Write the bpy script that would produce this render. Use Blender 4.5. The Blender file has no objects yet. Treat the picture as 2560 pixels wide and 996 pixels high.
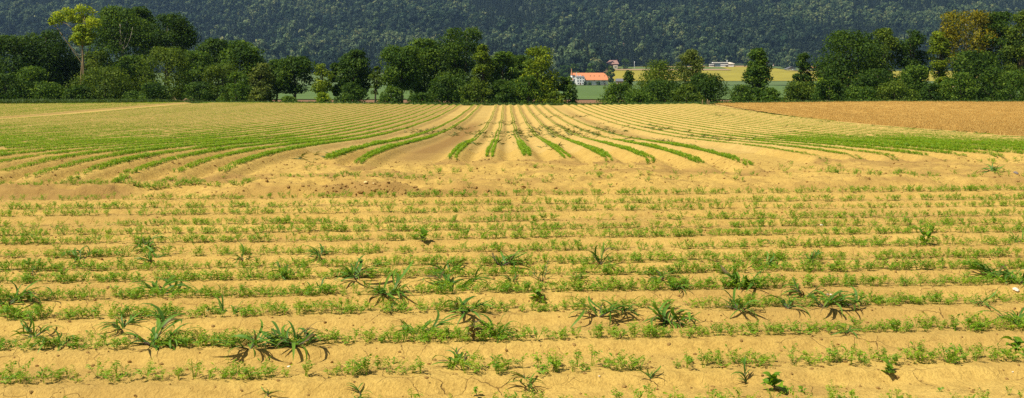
import bpy, math, random
import numpy as np
from mathutils import Vector, Matrix

R = math.radians
SC = bpy.context.scene
COL = SC.collection

# ------------------------------------------------------------------ camera, sky, sun, exposure
F_PX, VPX, HZN, CAM_H = 2489.0, 1267.5, 200.0, 1.826      # measured on the 2560 x 996 photograph
cam_d = bpy.data.cameras.new('camera')
cam_d.sensor_width = 36.0
cam_d.lens = F_PX / 2560.0 * 36.0
cam_d.shift_x = (1280.0 - VPX) / 2560.0
cam_d.shift_y = -(498.0 - HZN) / 2560.0
cam_d.clip_start = 0.05
cam_d.clip_end = 20000.0
cam = bpy.data.objects.new('camera', cam_d)
COL.objects.link(cam)
cam.location = (0, 0, CAM_H)
cam.rotation_euler = (R(90), 0, 0)
SC.camera = cam

SUN_EL, SUN_AZ = 57.0, 238.0      # azimuth clockwise from +Y: from the left and a little behind the camera
sdir = Vector((math.cos(R(SUN_EL)) * math.sin(R(SUN_AZ)), math.cos(R(SUN_EL)) * math.cos(R(SUN_AZ)), math.sin(R(SUN_EL))))
w = bpy.data.worlds.new('World')
SC.world = w
w.use_nodes = True
wn = w.node_tree
sky = wn.nodes.new('ShaderNodeTexSky')
sky.sky_type = 'NISHITA'
sky.sun_disc = False
sky.sun_elevation = R(SUN_EL)
sky.sun_rotation = R(SUN_AZ)
bg = wn.nodes['Background']
bg.inputs['Strength'].default_value = 0.055
wn.links.new(sky.outputs[0], bg.inputs['Color'])
sun_d = bpy.data.lights.new('sun', 'SUN')
sun_d.energy = 5.0
sun_d.angle = R(0.53)
sun_d.color = (1.0, 0.94, 0.83)
sun = bpy.data.objects.new('sun', sun_d)
COL.objects.link(sun)
sun.rotation_euler = sdir.to_track_quat('Z', 'Y').to_euler()
sun.location = sdir * 200

vs = SC.view_settings
vs.view_transform = 'Standard'
vs.look = 'None'
vs.gamma = 1.0
vs.use_curve_mapping = False
vs.exposure = 0.34
SC.cycles.max_bounces = 6
SC.cycles.diffuse_bounces = 3
SC.cycles.transmission_bounces = 3
SC.cycles.transparent_max_bounces = 4
SC.cycles.volume_bounces = 0
SC.cycles.use_denoising = False

# ------------------------------------------------------------------ numpy helpers
RNG = np.random.default_rng(11)
_LAT = np.random.default_rng(5).random((256, 256))

def vnoise(x, y):
    xi = np.floor(x).astype(int); yi = np.floor(y).astype(int)
    fx = x - xi; fy = y - yi
    fx = fx * fx * fx * (fx * (fx * 6 - 15) + 10); fy = fy * fy * fy * (fy * (fy * 6 - 15) + 10)
    a = _LAT[xi % 256, yi % 256]; b = _LAT[(xi + 1) % 256, yi % 256]
    c = _LAT[xi % 256, (yi + 1) % 256]; d = _LAT[(xi + 1) % 256, (yi + 1) % 256]
    return (a * (1 - fx) + b * fx) * (1 - fy) + (c * (1 - fx) + d * fx) * fy

def fbm(x, y, o=4, s=0.0):
    x = np.asarray(x, float) + s; y = np.asarray(y, float) - s * 1.7
    v = 0; a = 0.5
    for i in range(o):
        v = v + a * (vnoise(x, y) - 0.5); a *= 0.5
        x = x * 2.03 + 17.1; y = y * 2.03 - 9.7
    return v          # about -0.5 .. 0.5

def sstep(a, b, x):
    t = np.clip((np.asarray(x, float) - a) / (b - a), 0, 1)
    return t * t * (3 - 2 * t)

def mesh_np(name, V, Fq, smooth=False):
    """V (n,3), Fq (m,3) or (m,4) index array"""
    me = bpy.data.meshes.new(name)
    V = np.asarray(V, np.float32); Fq = np.asarray(Fq, np.int32)
    k = Fq.shape[1]
    me.vertices.add(len(V)); me.vertices.foreach_set('co', V.ravel())
    me.loops.add(Fq.size); me.loops.foreach_set('vertex_index', Fq.ravel())
    me.polygons.add(len(Fq))
    me.polygons.foreach_set('loop_start', np.arange(0, Fq.size, k, dtype=np.int32))
    me.polygons.foreach_set('loop_total', np.full(len(Fq), k, np.int32))
    me.polygons.foreach_set('use_smooth', np.full(len(Fq), smooth))
    me.update(calc_edges=True)
    return me

def add_attr(me, name, arr, typ='FLOAT', dom='POINT'):
    a = me.attributes.new(name, typ, dom)
    key = {'FLOAT': 'value', 'INT': 'value', 'FLOAT_VECTOR': 'vector'}[typ]
    a.data.foreach_set(key, np.ascontiguousarray(arr, dtype=np.int32 if typ == 'INT' else np.float32).ravel())

def mk(name, me, mat=None, parent=None, loc=None):
    o = bpy.data.objects.new(name, me)
    COL.objects.link(o)
    if mat is not None and me is not None and len(me.materials) == 0:
        me.materials.append(mat)
    if parent is not None:
        o.parent = parent
    if loc is not None:
        o.location = loc
    return o

def tag(o, label=None, cat=None, group=None, kind=None):
    if label: o['label'] = label
    if cat: o['category'] = cat
    if group: o['group'] = group
    if kind: o['kind'] = kind
    return o

def empty(name, loc, rz=0.0):
    o = bpy.data.objects.new(name, None)
    COL.objects.link(o)
    o.location = loc
    o.rotation_euler = (0, 0, rz)
    o.empty_display_size = 0.2
    return o

def grid(xs, ys, zf):
    X, Y = np.meshgrid(xs, ys)
    Z = zf(X, Y)
    V = np.stack([X.ravel(), Y.ravel(), Z.ravel()], 1)
    nx, ny = len(xs), len(ys)
    i = np.arange(nx * ny).reshape(ny, nx)
    Fq = np.stack([i[:-1, :-1].ravel(), i[:-1, 1:].ravel(), i[1:, 1:].ravel(), i[1:, :-1].ravel()], 1)
    return V, Fq

class MB:
    """collects boxes / prisms / tubes into one mesh"""
    def __init__(s): s.v = []; s.f = []
    def add(s, V, Fs):
        b = len(s.v); s.v += [tuple(p) for p in V]; s.f += [tuple(i + b for i in f) for f in Fs]; return s
    def box(s, x0, x1, y0, y1, z0, z1):
        V = [(x, y, z) for z in (z0, z1) for y in (y0, y1) for x in (x0, x1)]
        return s.add(V, [(0, 2, 3, 1), (4, 5, 7, 6), (0, 1, 5, 4), (2, 6, 7, 3), (0, 4, 6, 2), (1, 3, 7, 5)])
    def tube(s, pts, rad, n=7):
        base = len(s.v); m = len(pts)
        for k in range(m):
            p = Vector(pts[k])
            d = (Vector(pts[min(k + 1, m - 1)]) - Vector(pts[max(k - 1, 0)])).normalized()
            u = d.orthogonal().normalized(); v = d.cross(u)
            for j in range(n):
                a = 2 * math.pi * j / n
                s.v.append(tuple(p + (u * math.cos(a) + v * math.sin(a)) * rad[k]))
        for k in range(m - 1):
            for j in range(n):
                j2 = (j + 1) % n
                s.f.append((base + k * n + j, base + k * n + j2, base + (k + 1) * n + j2, base + (k + 1) * n + j))
        s.f.append(tuple(base + (m - 1) * n + j for j in range(n)))
        return s
    def mesh(s, name, smooth=False):
        me = bpy.data.meshes.new(name); me.from_pydata(s.v, [], s.f)
        if smooth: me.polygons.foreach_set('use_smooth', [True] * len(me.polygons))
        me.update(); return me
    def build(s, name, mat, parent=None, smooth=False, loc=None):
        return mk(name, s.mesh(name, smooth), mat, parent, loc)

# ------------------------------------------------------------------ materials
def new_mat(name):
    m = bpy.data.materials.new(name); m.use_nodes = True
    nt = m.node_tree; b = nt.nodes['Principled BSDF']
    return m, nt, b

def ramp(nt, fac, stops):
    r = nt.nodes.new('ShaderNodeValToRGB')
    e = r.color_ramp.elements
    while len(e) < len(stops): e.new(0.5)
    for q, (p, c) in zip(e, stops):
        q.position = p; q.color = (*c, 1)
    nt.links.new(fac, r.inputs[0]); return r.outputs[0]

def math_n(nt, op, a, b=None, c=None, clamp=False):
    n = nt.nodes.new('ShaderNodeMath'); n.operation = op; n.use_clamp = clamp
    for i, v in enumerate((a, b, c)):
        if v is None: continue
        if hasattr(v, 'is_output'): nt.links.new(v, n.inputs[i])
        else: n.inputs[i].default_value = v
    return n.outputs[0]

def noise_n(nt, vec, scale, detail=4, rough=0.6, dist=0.0):
    n = nt.nodes.new('ShaderNodeTexNoise')
    n.inputs['Scale'].default_value = scale; n.inputs['Detail'].default_value = detail
    n.inputs['Roughness'].default_value = rough; n.inputs['Distortion'].default_value = dist
    if vec is not None: nt.links.new(vec, n.inputs['Vector'])
    return n.outputs['Fac']

def mix_c(nt, fac, a, b, mode='MIX'):
    n = nt.nodes.new('ShaderNodeMix'); n.data_type = 'RGBA'; n.blend_type = mode
    for i, v in ((0, fac), (6, a), (7, b)):
        if hasattr(v, 'is_output'): nt.links.new(v, n.inputs[i])
        elif i == 0: n.inputs[0].default_value = v
        else: n.inputs[i].default_value = (*v, 1)
    return n.outputs[2]

def obj_co(nt):
    return nt.nodes.new('ShaderNodeTexCoord').outputs['Object']

def plain(name, col, rough=0.8, var=0.15, scale=1.5, bump=0.0, spec=0.3):
    m, nt, b = new_mat(name)
    co = obj_co(nt)
    f = noise_n(nt, co, scale, 5)
    c = ramp(nt, f, [(0.3, tuple(x * (1 - var) for x in col)), (0.7, tuple(min(1, x * (1 + var)) for x in col))])
    nt.links.new(c, b.inputs['Base Color'])
    b.inputs['Roughness'].default_value = rough
    b.inputs['Specular IOR Level'].default_value = spec
    if bump:
        bp = nt.nodes.new('ShaderNodeBump'); bp.inputs['Strength'].default_value = bump
        nt.links.new(noise_n(nt, co, scale * 8, 4), bp.inputs['Height']); nt.links.new(bp.outputs[0], b.inputs['Normal'])
    return m

def leaf_mat(name, stops, transl=0.35, rough=0.55, rnd=0.25, spec=0.35, tcol=(1.25, 1.2, 0.55)):
    """tint attribute (0..1) plus the instance's own random value pick the leaf colour"""
    m, nt, b = new_mat(name)
    at = nt.nodes.new('ShaderNodeAttribute'); at.attribute_name = 'tint'
    oi = nt.nodes.new('ShaderNodeObjectInfo')
    f = math_n(nt, 'MULTIPLY_ADD', oi.outputs['Random'], rnd, math_n(nt, 'SUBTRACT', at.outputs['Fac'], rnd * 0.5), clamp=True)
    c = ramp(nt, f, stops)
    nt.links.new(c, b.inputs['Base Color'])
    b.inputs['Roughness'].default_value = rough
    b.inputs['Specular IOR Level'].default_value = spec
    tr = nt.nodes.new('ShaderNodeBsdfTranslucent')
    nt.links.new(mix_c(nt, 1.0, c, tcol, 'MULTIPLY'), tr.inputs['Color'])
    mx = nt.nodes.new('ShaderNodeMixShader'); mx.inputs[0].default_value = transl
    nt.links.new(b.outputs[0], mx.inputs[1]); nt.links.new(tr.outputs[0], mx.inputs[2])
    nt.links.new(mx.outputs[0], nt.nodes['Material Output'].inputs['Surface'])
    return m

def soil_mat(name, dry, dry2, moist, fine=1.0, bump=0.6, cracks=False):
    m, nt, b = new_mat(name)
    co = obj_co(nt)
    at = nt.nodes.new('ShaderNodeAttribute'); at.attribute_name = 'moist'
    n1 = noise_n(nt, co, 0.55 * fine, 6, 0.62)
    n2 = noise_n(nt, co, 9.0 * fine, 6, 0.7)
    n3 = noise_n(nt, co, 55.0 * fine, 3, 0.6)
    c = ramp(nt, n1, [(0.3, dry2), (0.68, dry)])
    c = mix_c(nt, 0.55, c, ramp(nt, n2, [(0.3, (0.55, 0.5, 0.45)), (0.55, (1, 1, 1)), (0.75, (1.12, 1.14, 1.2))]), 'MULTIPLY')
    c = mix_c(nt, 0.45, c, ramp(nt, n3, [(0.28, (0.5, 0.46, 0.42)), (0.5, (1, 1, 1)), (0.78, (1.2, 1.22, 1.3))]), 'MULTIPLY')
    mf = math_n(nt, 'MULTIPLY', at.outputs['Fac'], math_n(nt, 'MULTIPLY_ADD', n2, 0.9, 0.5), clamp=True)
    c = mix_c(nt, mf, c, moist)
    h = math_n(nt, 'ADD', math_n(nt, 'MULTIPLY', n2, 0.05), math_n(nt, 'MULTIPLY', n3, 0.018))
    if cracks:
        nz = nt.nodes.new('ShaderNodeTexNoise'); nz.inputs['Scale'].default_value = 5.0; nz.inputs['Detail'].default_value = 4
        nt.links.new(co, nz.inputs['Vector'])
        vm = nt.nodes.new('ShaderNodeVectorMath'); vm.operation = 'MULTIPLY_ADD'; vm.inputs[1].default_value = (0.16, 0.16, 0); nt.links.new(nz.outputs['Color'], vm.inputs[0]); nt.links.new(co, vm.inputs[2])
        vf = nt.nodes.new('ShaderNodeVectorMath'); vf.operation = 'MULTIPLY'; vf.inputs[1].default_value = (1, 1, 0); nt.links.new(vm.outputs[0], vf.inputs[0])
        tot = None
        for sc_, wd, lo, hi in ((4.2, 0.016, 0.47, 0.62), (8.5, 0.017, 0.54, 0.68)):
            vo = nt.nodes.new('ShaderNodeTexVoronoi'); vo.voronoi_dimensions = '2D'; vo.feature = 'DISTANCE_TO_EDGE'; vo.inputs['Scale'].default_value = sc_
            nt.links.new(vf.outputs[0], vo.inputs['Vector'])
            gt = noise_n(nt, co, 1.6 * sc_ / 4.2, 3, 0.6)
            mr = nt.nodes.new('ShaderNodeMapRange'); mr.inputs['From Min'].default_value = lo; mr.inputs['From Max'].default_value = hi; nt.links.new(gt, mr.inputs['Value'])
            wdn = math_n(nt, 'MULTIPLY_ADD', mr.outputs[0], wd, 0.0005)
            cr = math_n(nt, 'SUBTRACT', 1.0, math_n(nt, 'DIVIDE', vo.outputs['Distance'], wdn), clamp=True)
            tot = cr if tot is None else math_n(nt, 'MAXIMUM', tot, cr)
        c = mix_c(nt, math_n(nt, 'MULTIPLY', tot, 0.7), c, (0.12, 0.062, 0.02))  # shade inside the cracks is painted into the soil colour
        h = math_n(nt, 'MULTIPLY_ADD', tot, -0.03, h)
    nt.links.new(c, b.inputs['Base Color'])
    b.inputs['Roughness'].default_value = 0.95
    b.inputs['Specular IOR Level'].default_value = 0.1
    bp = nt.nodes.new('ShaderNodeBump'); bp.inputs['Strength'].default_value = bump; bp.inputs['Distance'].default_value = 1.0
    nt.links.new(h, bp.inputs['Height']); nt.links.new(bp.outputs[0], b.inputs['Normal'])
    return m

M = {}
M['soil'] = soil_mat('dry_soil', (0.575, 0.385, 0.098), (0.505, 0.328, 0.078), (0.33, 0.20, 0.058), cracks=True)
M['soil_far'] = soil_mat('dry_soil_far', (0.56, 0.39, 0.118), (0.50, 0.335, 0.092), (0.27, 0.155, 0.045), fine=0.6)
M['stubble_soil'] = soil_mat('stubble_soil', (0.62, 0.39, 0.105), (0.53, 0.31, 0.072), (0.40, 0.225, 0.05), fine=0.8)
M['plough'] = soil_mat('ploughed_soil', (0.27, 0.15, 0.075), (0.23, 0.125, 0.06), (0.2, 0.11, 0.05), fine=0.2)
M['earth'] = plain('earth', (0.35, 0.22, 0.08), 0.95, 0.2, 0.4)
M['carrot'] = leaf_mat('carrot_leaf', [(0.0, (0.07, 0.21, 0.010)), (0.5, (0.19, 0.36, 0.013)), (1.0, (0.38, 0.47, 0.018))], 0.42)
M['weed'] = leaf_mat('grass_blade', [(0.0, (0.04, 0.105, 0.014)), (0.5, (0.10, 0.22, 0.022)), (1.0, (0.21, 0.35, 0.03))], 0.3, 0.5, 0.5, 0.25)
M['weed_far'] = leaf_mat('grass_dull', [(0.0, (0.05, 0.085, 0.012)), (1.0, (0.15, 0.19, 0.02))], 0.25, 0.6, 0.5)
M['broad'] = leaf_mat('broad_leaf', [(0.0, (0.05, 0.17, 0.01)), (1.0, (0.2, 0.34, 0.012))], 0.35, 0.45, 0.3)
M['deadweed'] = leaf_mat('brown_leaf', [(0.0, (0.06, 0.04, 0.015)), (1.0, (0.2, 0.15, 0.04))], 0.2, 0.7, 0.3)
M['culm'] = plain('purple_culm', (0.10, 0.075, 0.05), 0.6, 0.3, 20)
M['straw'] = leaf_mat('straw', [(0.0, (0.40, 0.24, 0.055)), (1.0, (0.68, 0.47, 0.14))], 0.15, 0.7, 0.5, 0.2, (1, 1, 1))
M['verge'] = leaf_mat('verge_grass', [(0.0, (0.035, 0.08, 0.012)), (1.0, (0.14, 0.22, 0.03))], 0.3, 0.6, 0.4)
M['stone_pale'] = plain('pale_stone', (0.72, 0.66, 0.52), 0.85, 0.12, 25, 0.3)
M['stone_yellow'] = plain('yellow_clod', (0.62, 0.47, 0.18), 0.95, 0.15, 30, 0.4)
M['stone_grey'] = plain('grey_stone', (0.22, 0.18, 0.15), 0.9, 0.2, 25, 0.3)
M['clod'] = soil_mat('clod_soil', (0.52, 0.335, 0.10), (0.42, 0.26, 0.075), (0.3, 0.17, 0.05))
M['bark'] = plain('bark', (0.09, 0.07, 0.045), 0.95, 0.35, 1.5, 0.5)
M['bark_pale'] = plain('bark_pale', (0.30, 0.27, 0.19), 0.9, 0.3, 1.2, 0.4)
M['bark_tan'] = plain('bark_tan', (0.26, 0.19, 0.09), 0.9, 0.3, 1.2, 0.4)
TREE = {
    'dark':   [(0.0, (0.010, 0.026, 0.006)), (0.5, (0.028, 0.060, 0.010)), (1.0, (0.075, 0.12, 0.017))],
    'mid':    [(0.0, (0.016, 0.040, 0.008)), (0.5, (0.045, 0.088, 0.014)), (1.0, (0.115, 0.17, 0.022))],
    'olive':  [(0.0, (0.020, 0.042, 0.008)), (0.5, (0.055, 0.090, 0.014)), (1.0, (0.12, 0.16, 0.024))],
    'grey':   [(0.0, (0.028, 0.046, 0.014)), (0.5, (0.072, 0.100, 0.028)), (1.0, (0.16, 0.19, 0.06))],
    'yellow': [(0.0, (0.030, 0.058, 0.007)), (0.5, (0.085, 0.128, 0.012)), (1.0, (0.21, 0.245, 0.018))],
    'lime':   [(0.0, (0.045, 0.085, 0.008)), (0.5, (0.13, 0.19, 0.016)), (1.0, (0.27, 0.31, 0.025))],
    'amber':  [(0.0, (0.028, 0.050, 0.007)), (0.5, (0.120, 0.115, 0.010)), (1.0, (0.28, 0.22, 0.012))],
}
for k, s in TREE.items():
    s = [(p_, tuple(v_ * g_ for v_, g_ in zip(c_, (1.95, 1.85, 1.05)))) for p_, c_ in s]
    M['leaf_' + k] = leaf_mat('leaf_' + k, s, 0.42, 0.6, 0.06, 0.15)
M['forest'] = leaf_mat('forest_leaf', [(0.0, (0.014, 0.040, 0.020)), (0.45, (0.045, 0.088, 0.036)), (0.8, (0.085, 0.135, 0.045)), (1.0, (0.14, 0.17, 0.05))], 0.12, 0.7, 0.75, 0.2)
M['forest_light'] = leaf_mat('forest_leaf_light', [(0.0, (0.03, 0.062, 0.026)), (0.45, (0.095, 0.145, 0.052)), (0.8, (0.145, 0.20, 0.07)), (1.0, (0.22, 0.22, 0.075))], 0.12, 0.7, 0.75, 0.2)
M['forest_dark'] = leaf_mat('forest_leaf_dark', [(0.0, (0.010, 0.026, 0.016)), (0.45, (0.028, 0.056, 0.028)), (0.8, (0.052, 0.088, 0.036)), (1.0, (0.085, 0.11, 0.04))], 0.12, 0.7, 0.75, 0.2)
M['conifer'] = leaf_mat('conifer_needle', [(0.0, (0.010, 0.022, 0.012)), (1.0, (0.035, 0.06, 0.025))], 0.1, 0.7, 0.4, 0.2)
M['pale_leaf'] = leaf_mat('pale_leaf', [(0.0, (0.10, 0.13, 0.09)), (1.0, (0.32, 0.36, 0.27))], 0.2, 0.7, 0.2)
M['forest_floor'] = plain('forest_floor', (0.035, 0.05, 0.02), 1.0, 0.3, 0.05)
M['meadow'] = plain('meadow', (0.095, 0.155, 0.03), 0.95, 0.14, 0.03)
M['meadow2'] = plain('meadow_upper', (0.10, 0.145, 0.038), 0.95, 0.16, 0.03)
M['ripe'] = plain('ripening_crop', (0.31, 0.26, 0.022), 0.95, 0.14, 0.02)
M['strip'] = plain('bare_strip', (0.36, 0.24, 0.12), 0.95, 0.12, 0.05)
M['white'] = plain('white_render', (0.80, 0.79, 0.75), 0.85, 0.04, 0.4)
M['cream'] = plain('cream_render', (0.70, 0.62, 0.46), 0.85, 0.06, 0.4)
M['tile'] = plain('orange_tile', (0.62, 0.235, 0.095), 0.85, 0.10, 0.9)
M['tile_old'] = plain('old_tile', (0.34, 0.19, 0.15), 0.9, 0.16, 0.9)
M['slate'] = plain('slate', (0.16, 0.16, 0.17), 0.7, 0.15, 1.0)
M['glass'] = plain('window_glass', (0.05, 0.06, 0.08), 0.1, 0.1, 1.0, 0, 0.6)
M['glass_blue'] = plain('glass_blue', (0.20, 0.33, 0.42), 0.12, 0.1, 1.0, 0, 0.6)
M['wood'] = plain('brown_wood', (0.16, 0.09, 0.05), 0.85, 0.2, 1.0)
M['orange_wood'] = plain('orange_wood', (0.55, 0.24, 0.06), 0.85, 0.1, 1.0)
M['shutter'] = plain('grey_shutter', (0.34, 0.34, 0.34), 0.8, 0.05, 1.0)
M['metal'] = plain('pole_metal', (0.62, 0.62, 0.6), 0.5, 0.05, 1.0)
M['rock'] = plain('pale_rock', (0.40, 0.34, 0.24), 0.95, 0.25, 0.3, 0.5)

# ------------------------------------------------------------------ the lie of the land
PROF = np.array([(-400, 0), (5, 0), (14.0, -0.01), (15.6, 0.0), (17.0, 0.11), (19.5, 0.18), (22, 0.14), (26, 0.02), (30, -0.13), (35, -0.31), (45, -0.57), (55, -0.75), (64, -0.86),
                 (76, -0.94), (90, -0.95), (100, -0.91), (107, -0.93), (113, -1.35), (122, -2.1), (140, -3.0), (165, -3.5), (220, -4.2), (300, -4.7),
                 (450, -5.0), (800, -5.0), (1080, -5.0), (1160, -4.4), (1230, -1.0), (1330, 6.0), (1450, 14.0), (1560, 22.5), (1640, 31.0), (1800, 62),
                 (2000, 112), (2200, 165), (2600, 262), (3000, 345), (3300, 390)], float)
_yy = np.concatenate([np.arange(-400, 130, 0.5), np.arange(130, 3301, 5.0)])
def _pchip(px, py, x):
    h = np.diff(px); d = np.diff(py) / h
    m = np.zeros(len(px))
    for i in range(1, len(px) - 1):
        if d[i - 1] * d[i] > 0:
            w1 = 2 * h[i] + h[i - 1]; w2 = h[i] + 2 * h[i - 1]
            m[i] = (w1 + w2) / (w1 / d[i - 1] + w2 / d[i])
    m[0] = d[0]; m[-1] = d[-1]
    k = np.clip(np.searchsorted(px, x) - 1, 0, len(h) - 1)
    t = (x - px[k]) / h[k]
    return ((2 * t**3 - 3 * t**2 + 1) * py[k] + (t**3 - 2 * t**2 + t) * h[k] * m[k] + (-2 * t**3 + 3 * t**2) * py[k + 1] + (t**3 - t**2) * h[k] * m[k + 1])
_pz = _pchip(PROF[:, 0], PROF[:, 1], _yy)

def base_z(X, Y):
    X = np.asarray(X, float); Y = np.asarray(Y, float)
    z = np.interp(Y, _yy, _pz)
    near = sstep(40, 100, Y) * (1 - sstep(130, 260, Y))
    z = z + near * (0.24 * sstep(4, 36, -X) + 0.34 * sstep(6, 44, X))
    z = z + 0.10 * fbm(X * 0.05, Y * 0.03, 3, 3.1) * sstep(20, 45, Y) * (1 - sstep(120, 200, Y))
    hill = sstep(1600, 2000, Y)
    z = z + hill * (60 * fbm(X * 0.0032, Y * 0.004, 4, 8.0) + 26 * fbm(X * 0.011, Y * 0.015, 3, 2.0))
    return z

HEAD_ROWS = np.array([3.1, 3.85, 4.6, 5.32, 6.07, 6.82, 7.68, 8.35, 9.05, 9.62, 10.35, 11.19, 11.84, 12.55, 13.49, 14.25, 15.25])
TILT = 0.078
ROWS_X = [-1.1, -0.36, 0.39, 1.17, 1.97, 2.77, 3.57, 4.4, -2.8, -3.5] + [-5.0 - 0.76 * i for i in range(70) if not (-34.6 < -5.0 - 0.76 * i < -32.0)] + [6.3 + 0.76 * i for i in range(19)]
ROWS_X = sorted(ROWS_X)
_RX = np.array(ROWS_X)
_END = np.array([(-60, 16.0), (-7.5, 16.5), (-5, 17.1), (-3.6, 19.3), (-2.8, 18.4), (-1.5, 19.6), (0, 19.9), (1.5, 19.6), (2.8, 19.4), (3.5, 18.3), (4.5, 17.8), (6.3, 20.0), (9, 20.4), (14, 20.8), (30, 21.5)])
def row_end(X): return np.interp(X, _END[:, 0], _END[:, 1])
def field_edge_x(Y): return 18.3 + 0.034 * np.asarray(Y, float) + 0.9 * fbm(np.asarray(Y, float) * 0.11, np.asarray(Y, float) * 0.013, 3, 9.0)     # where the stubble field begins on the right

def ridges(X, Y):
    """height of the ridges and how moist / freshly broken the soil is"""
    X = np.asarray(X, float); Y = np.asarray(Y, float)
    yk = Y - TILT * X + 0.10 * fbm(X * 0.5, Y * 0.5, 2, 1.0)
    ph = np.interp(yk, HEAD_ROWS, np.arange(len(HEAD_ROWS)))
    head = sstep(0.25, 0.70, 0.5 + 0.5 * np.cos(2 * math.pi * ph)) * 0.055
    wh = 1 - sstep(15.3, 15.9, yk)
    xx = X + 0.16 * fbm(Y * 0.12, X * 0.02, 2, 4.0)
    i = np.clip(np.searchsorted(_RX, xx), 1, len(_RX) - 1)
    dist = np.minimum(np.abs(xx - _RX[i - 1]), np.abs(xx - _RX[i]))
    long_ = (1 - sstep(0.09, 0.37, dist)) * 0.13 - 0.03
    end = row_end(X) + 0.35 * fbm(X * 1.3, Y * 0.4, 2, 6.0)
    wl = sstep(-0.25, 0.30, Y - end) * (1 - sstep(0.0, 0.6, X - field_edge_x(Y))) * (1 - sstep(106, 111, Y))
    h = head * wh + long_ * wl
    # broken headland between the two sets of rows
    mid = sstep(15.5, 16.1, yk) * (1 - wl) * (1 - sstep(22, 24, Y))
    h = h + mid * (0.22 * fbm(X * 0.9, Y * 1.4, 4, 7.0) + 0.10 * np.abs(fbm(X * 3.2, Y * 3.2, 3, 2.2)) + 0.075 * fbm(X * 6.5, Y * 8.5, 3, 3.2))
    # little bank facing the camera along the headland
    bank_y = 15.95 + 0.25 * fbm(X * 0.7, X * 0.1, 3, 5.5)
    bank_w = np.interp(X, [-9, -6.2, -5.7, -4.6, -3.9, -0.9, 0.2, 4, 6, 9], [1, 1, 0.15, 0.2, 1.0, 0.9, 0.35, 0.35, 0.6, 0.4])
    bank = bank_w * (0.11 * sstep(-0.05, 0.12, yk - bank_y) * (1 - sstep(0.3, 1.6, yk - bank_y)) - 0.06 * sstep(-0.7, -0.15, yk - bank_y) * (1 - sstep(-0.12, 0.02, yk - bank_y)))
    h = h + bank * (1 - wl) * (1 + 1.8 * fbm(X * 2.6, Y * 3.5, 4, 3.9)) + 0.05 * np.abs(bank) / 0.11 * fbm(X * 7, Y * 9, 3, 1.9)
    # moist, freshly turned soil
    bandm = np.exp(-((yk - bank_y + 0.05) / 0.33) ** 2) * bank_w
    track = np.exp(-((xx + 2.0) / 0.55) ** 2) * sstep(19, 22, Y) * (1 - sstep(50, 75, Y)) * 1.1
    track = track + np.exp(-((xx - 5.35) / 0.30) ** 2) * sstep(32, 40, Y) * (1 - sstep(80, 95, Y)) * 0.5
    track = track + np.exp(-((xx + 4.25) / 0.4) ** 2) * sstep(19, 24, Y) * (1 - sstep(60, 80, Y)) * 0.4
    brk = mid * np.clip(0.26 + 2.4 * fbm(X * 0.5, Y * 1.8, 4, 9.0) + 1.2 * fbm(X * 2.2, Y * 9.0, 3, 4.0), 0, 0.85)
    tips = np.exp(-((Y - end + 0.22) / 0.28) ** 2) * (dist < 0.34) * 0.9 * (np.abs(X) < 9)
    m = np.clip(bandm * (0.2 + 0.8 * (X < -5.9) + 1.5 * np.clip(fbm(X * 0.6, Y * 0.3, 3, 14.0) + 0.2, 0, 0.4)) + track + brk + tips, 0, 1)
    m = np.maximum(m, 0.6 * np.clip(fbm(X * 1.2, Y * 2.2, 4, 12.0) * 3 - 0.2, 0, 1) * wh)
    m = np.maximum(m, wh * np.clip(0.05 + 1.5 * fbm(X * 0.4, Y * 0.8, 4, 31.0), 0, 0.45))
    return h, m

def lumps(X, Y, near):
    h = 0.020 * fbm(X * 2.1, Y * 2.6, 4, 1.5) + 0.014 * fbm(X * 9, Y * 9, 3, 4.5)
    if near: h = h + 0.007 * fbm(X * 34, Y * 34, 2, 2.5)
    return h

def ground_z(X, Y):
    h, m = ridges(X, Y)
    return base_z(X, Y) + h + lumps(X, Y, False)

# ------------------------------------------------------------------ soil of the carrot field
def soil_sheet(name, xs, ys, mat, near=False, drop=None):
    X, Y = np.meshgrid(xs, ys)
    h, m = ridges(X, Y)
    z = base_z(X, Y) + h + lumps(X, Y, near)
    if near:
        # crumbs and small holes
        cr = np.clip(fbm(X * 14, Y * 14, 3, 0.7) * 2 - 0.48, 0, 1)
        z = z - 0.012 * cr
        m = np.maximum(m, 0.5 * cr)
    V = np.stack([X.ravel(), Y.ravel(), z.ravel()], 1)
    nx, ny = len(xs), len(ys)
    i = np.arange(nx * ny).reshape(ny, nx)
    Fq = np.stack([i[:-1, :-1].ravel(), i[:-1, 1:].ravel(), i[1:, 1:].ravel(), i[1:, :-1].ravel()], 1)
    if drop is not None:
        cx = (X[:-1, :-1] + X[1:, 1:]).ravel() / 2; cy = (Y[:-1, :-1] + Y[1:, 1:]).ravel() / 2
        Fq = Fq[drop(cx, cy)]
    me = mesh_np(name, V, Fq, True)
    add_attr(me, 'moist', m.ravel())
    o = mk(name, me, mat)
    return tag(o, kind='structure')

NEAR_Y, MID_Y = 8.6, 24.0
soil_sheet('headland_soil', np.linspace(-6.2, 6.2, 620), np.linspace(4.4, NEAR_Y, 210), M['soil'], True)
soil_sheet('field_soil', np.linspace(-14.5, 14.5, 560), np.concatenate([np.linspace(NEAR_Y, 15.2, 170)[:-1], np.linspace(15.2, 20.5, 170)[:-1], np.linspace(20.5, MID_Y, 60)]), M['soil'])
ys = [MID_Y]
while ys[-1] < 112: ys.append(ys[-1] + 0.006 * ys[-1])
ys[-1] = 112.0
soil_sheet('row_soil', np.linspace(-60, 24, 1050), np.array(ys), M['soil_far'], drop=lambda x, y: x < field_edge_x(y) + 0.4)

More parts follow.
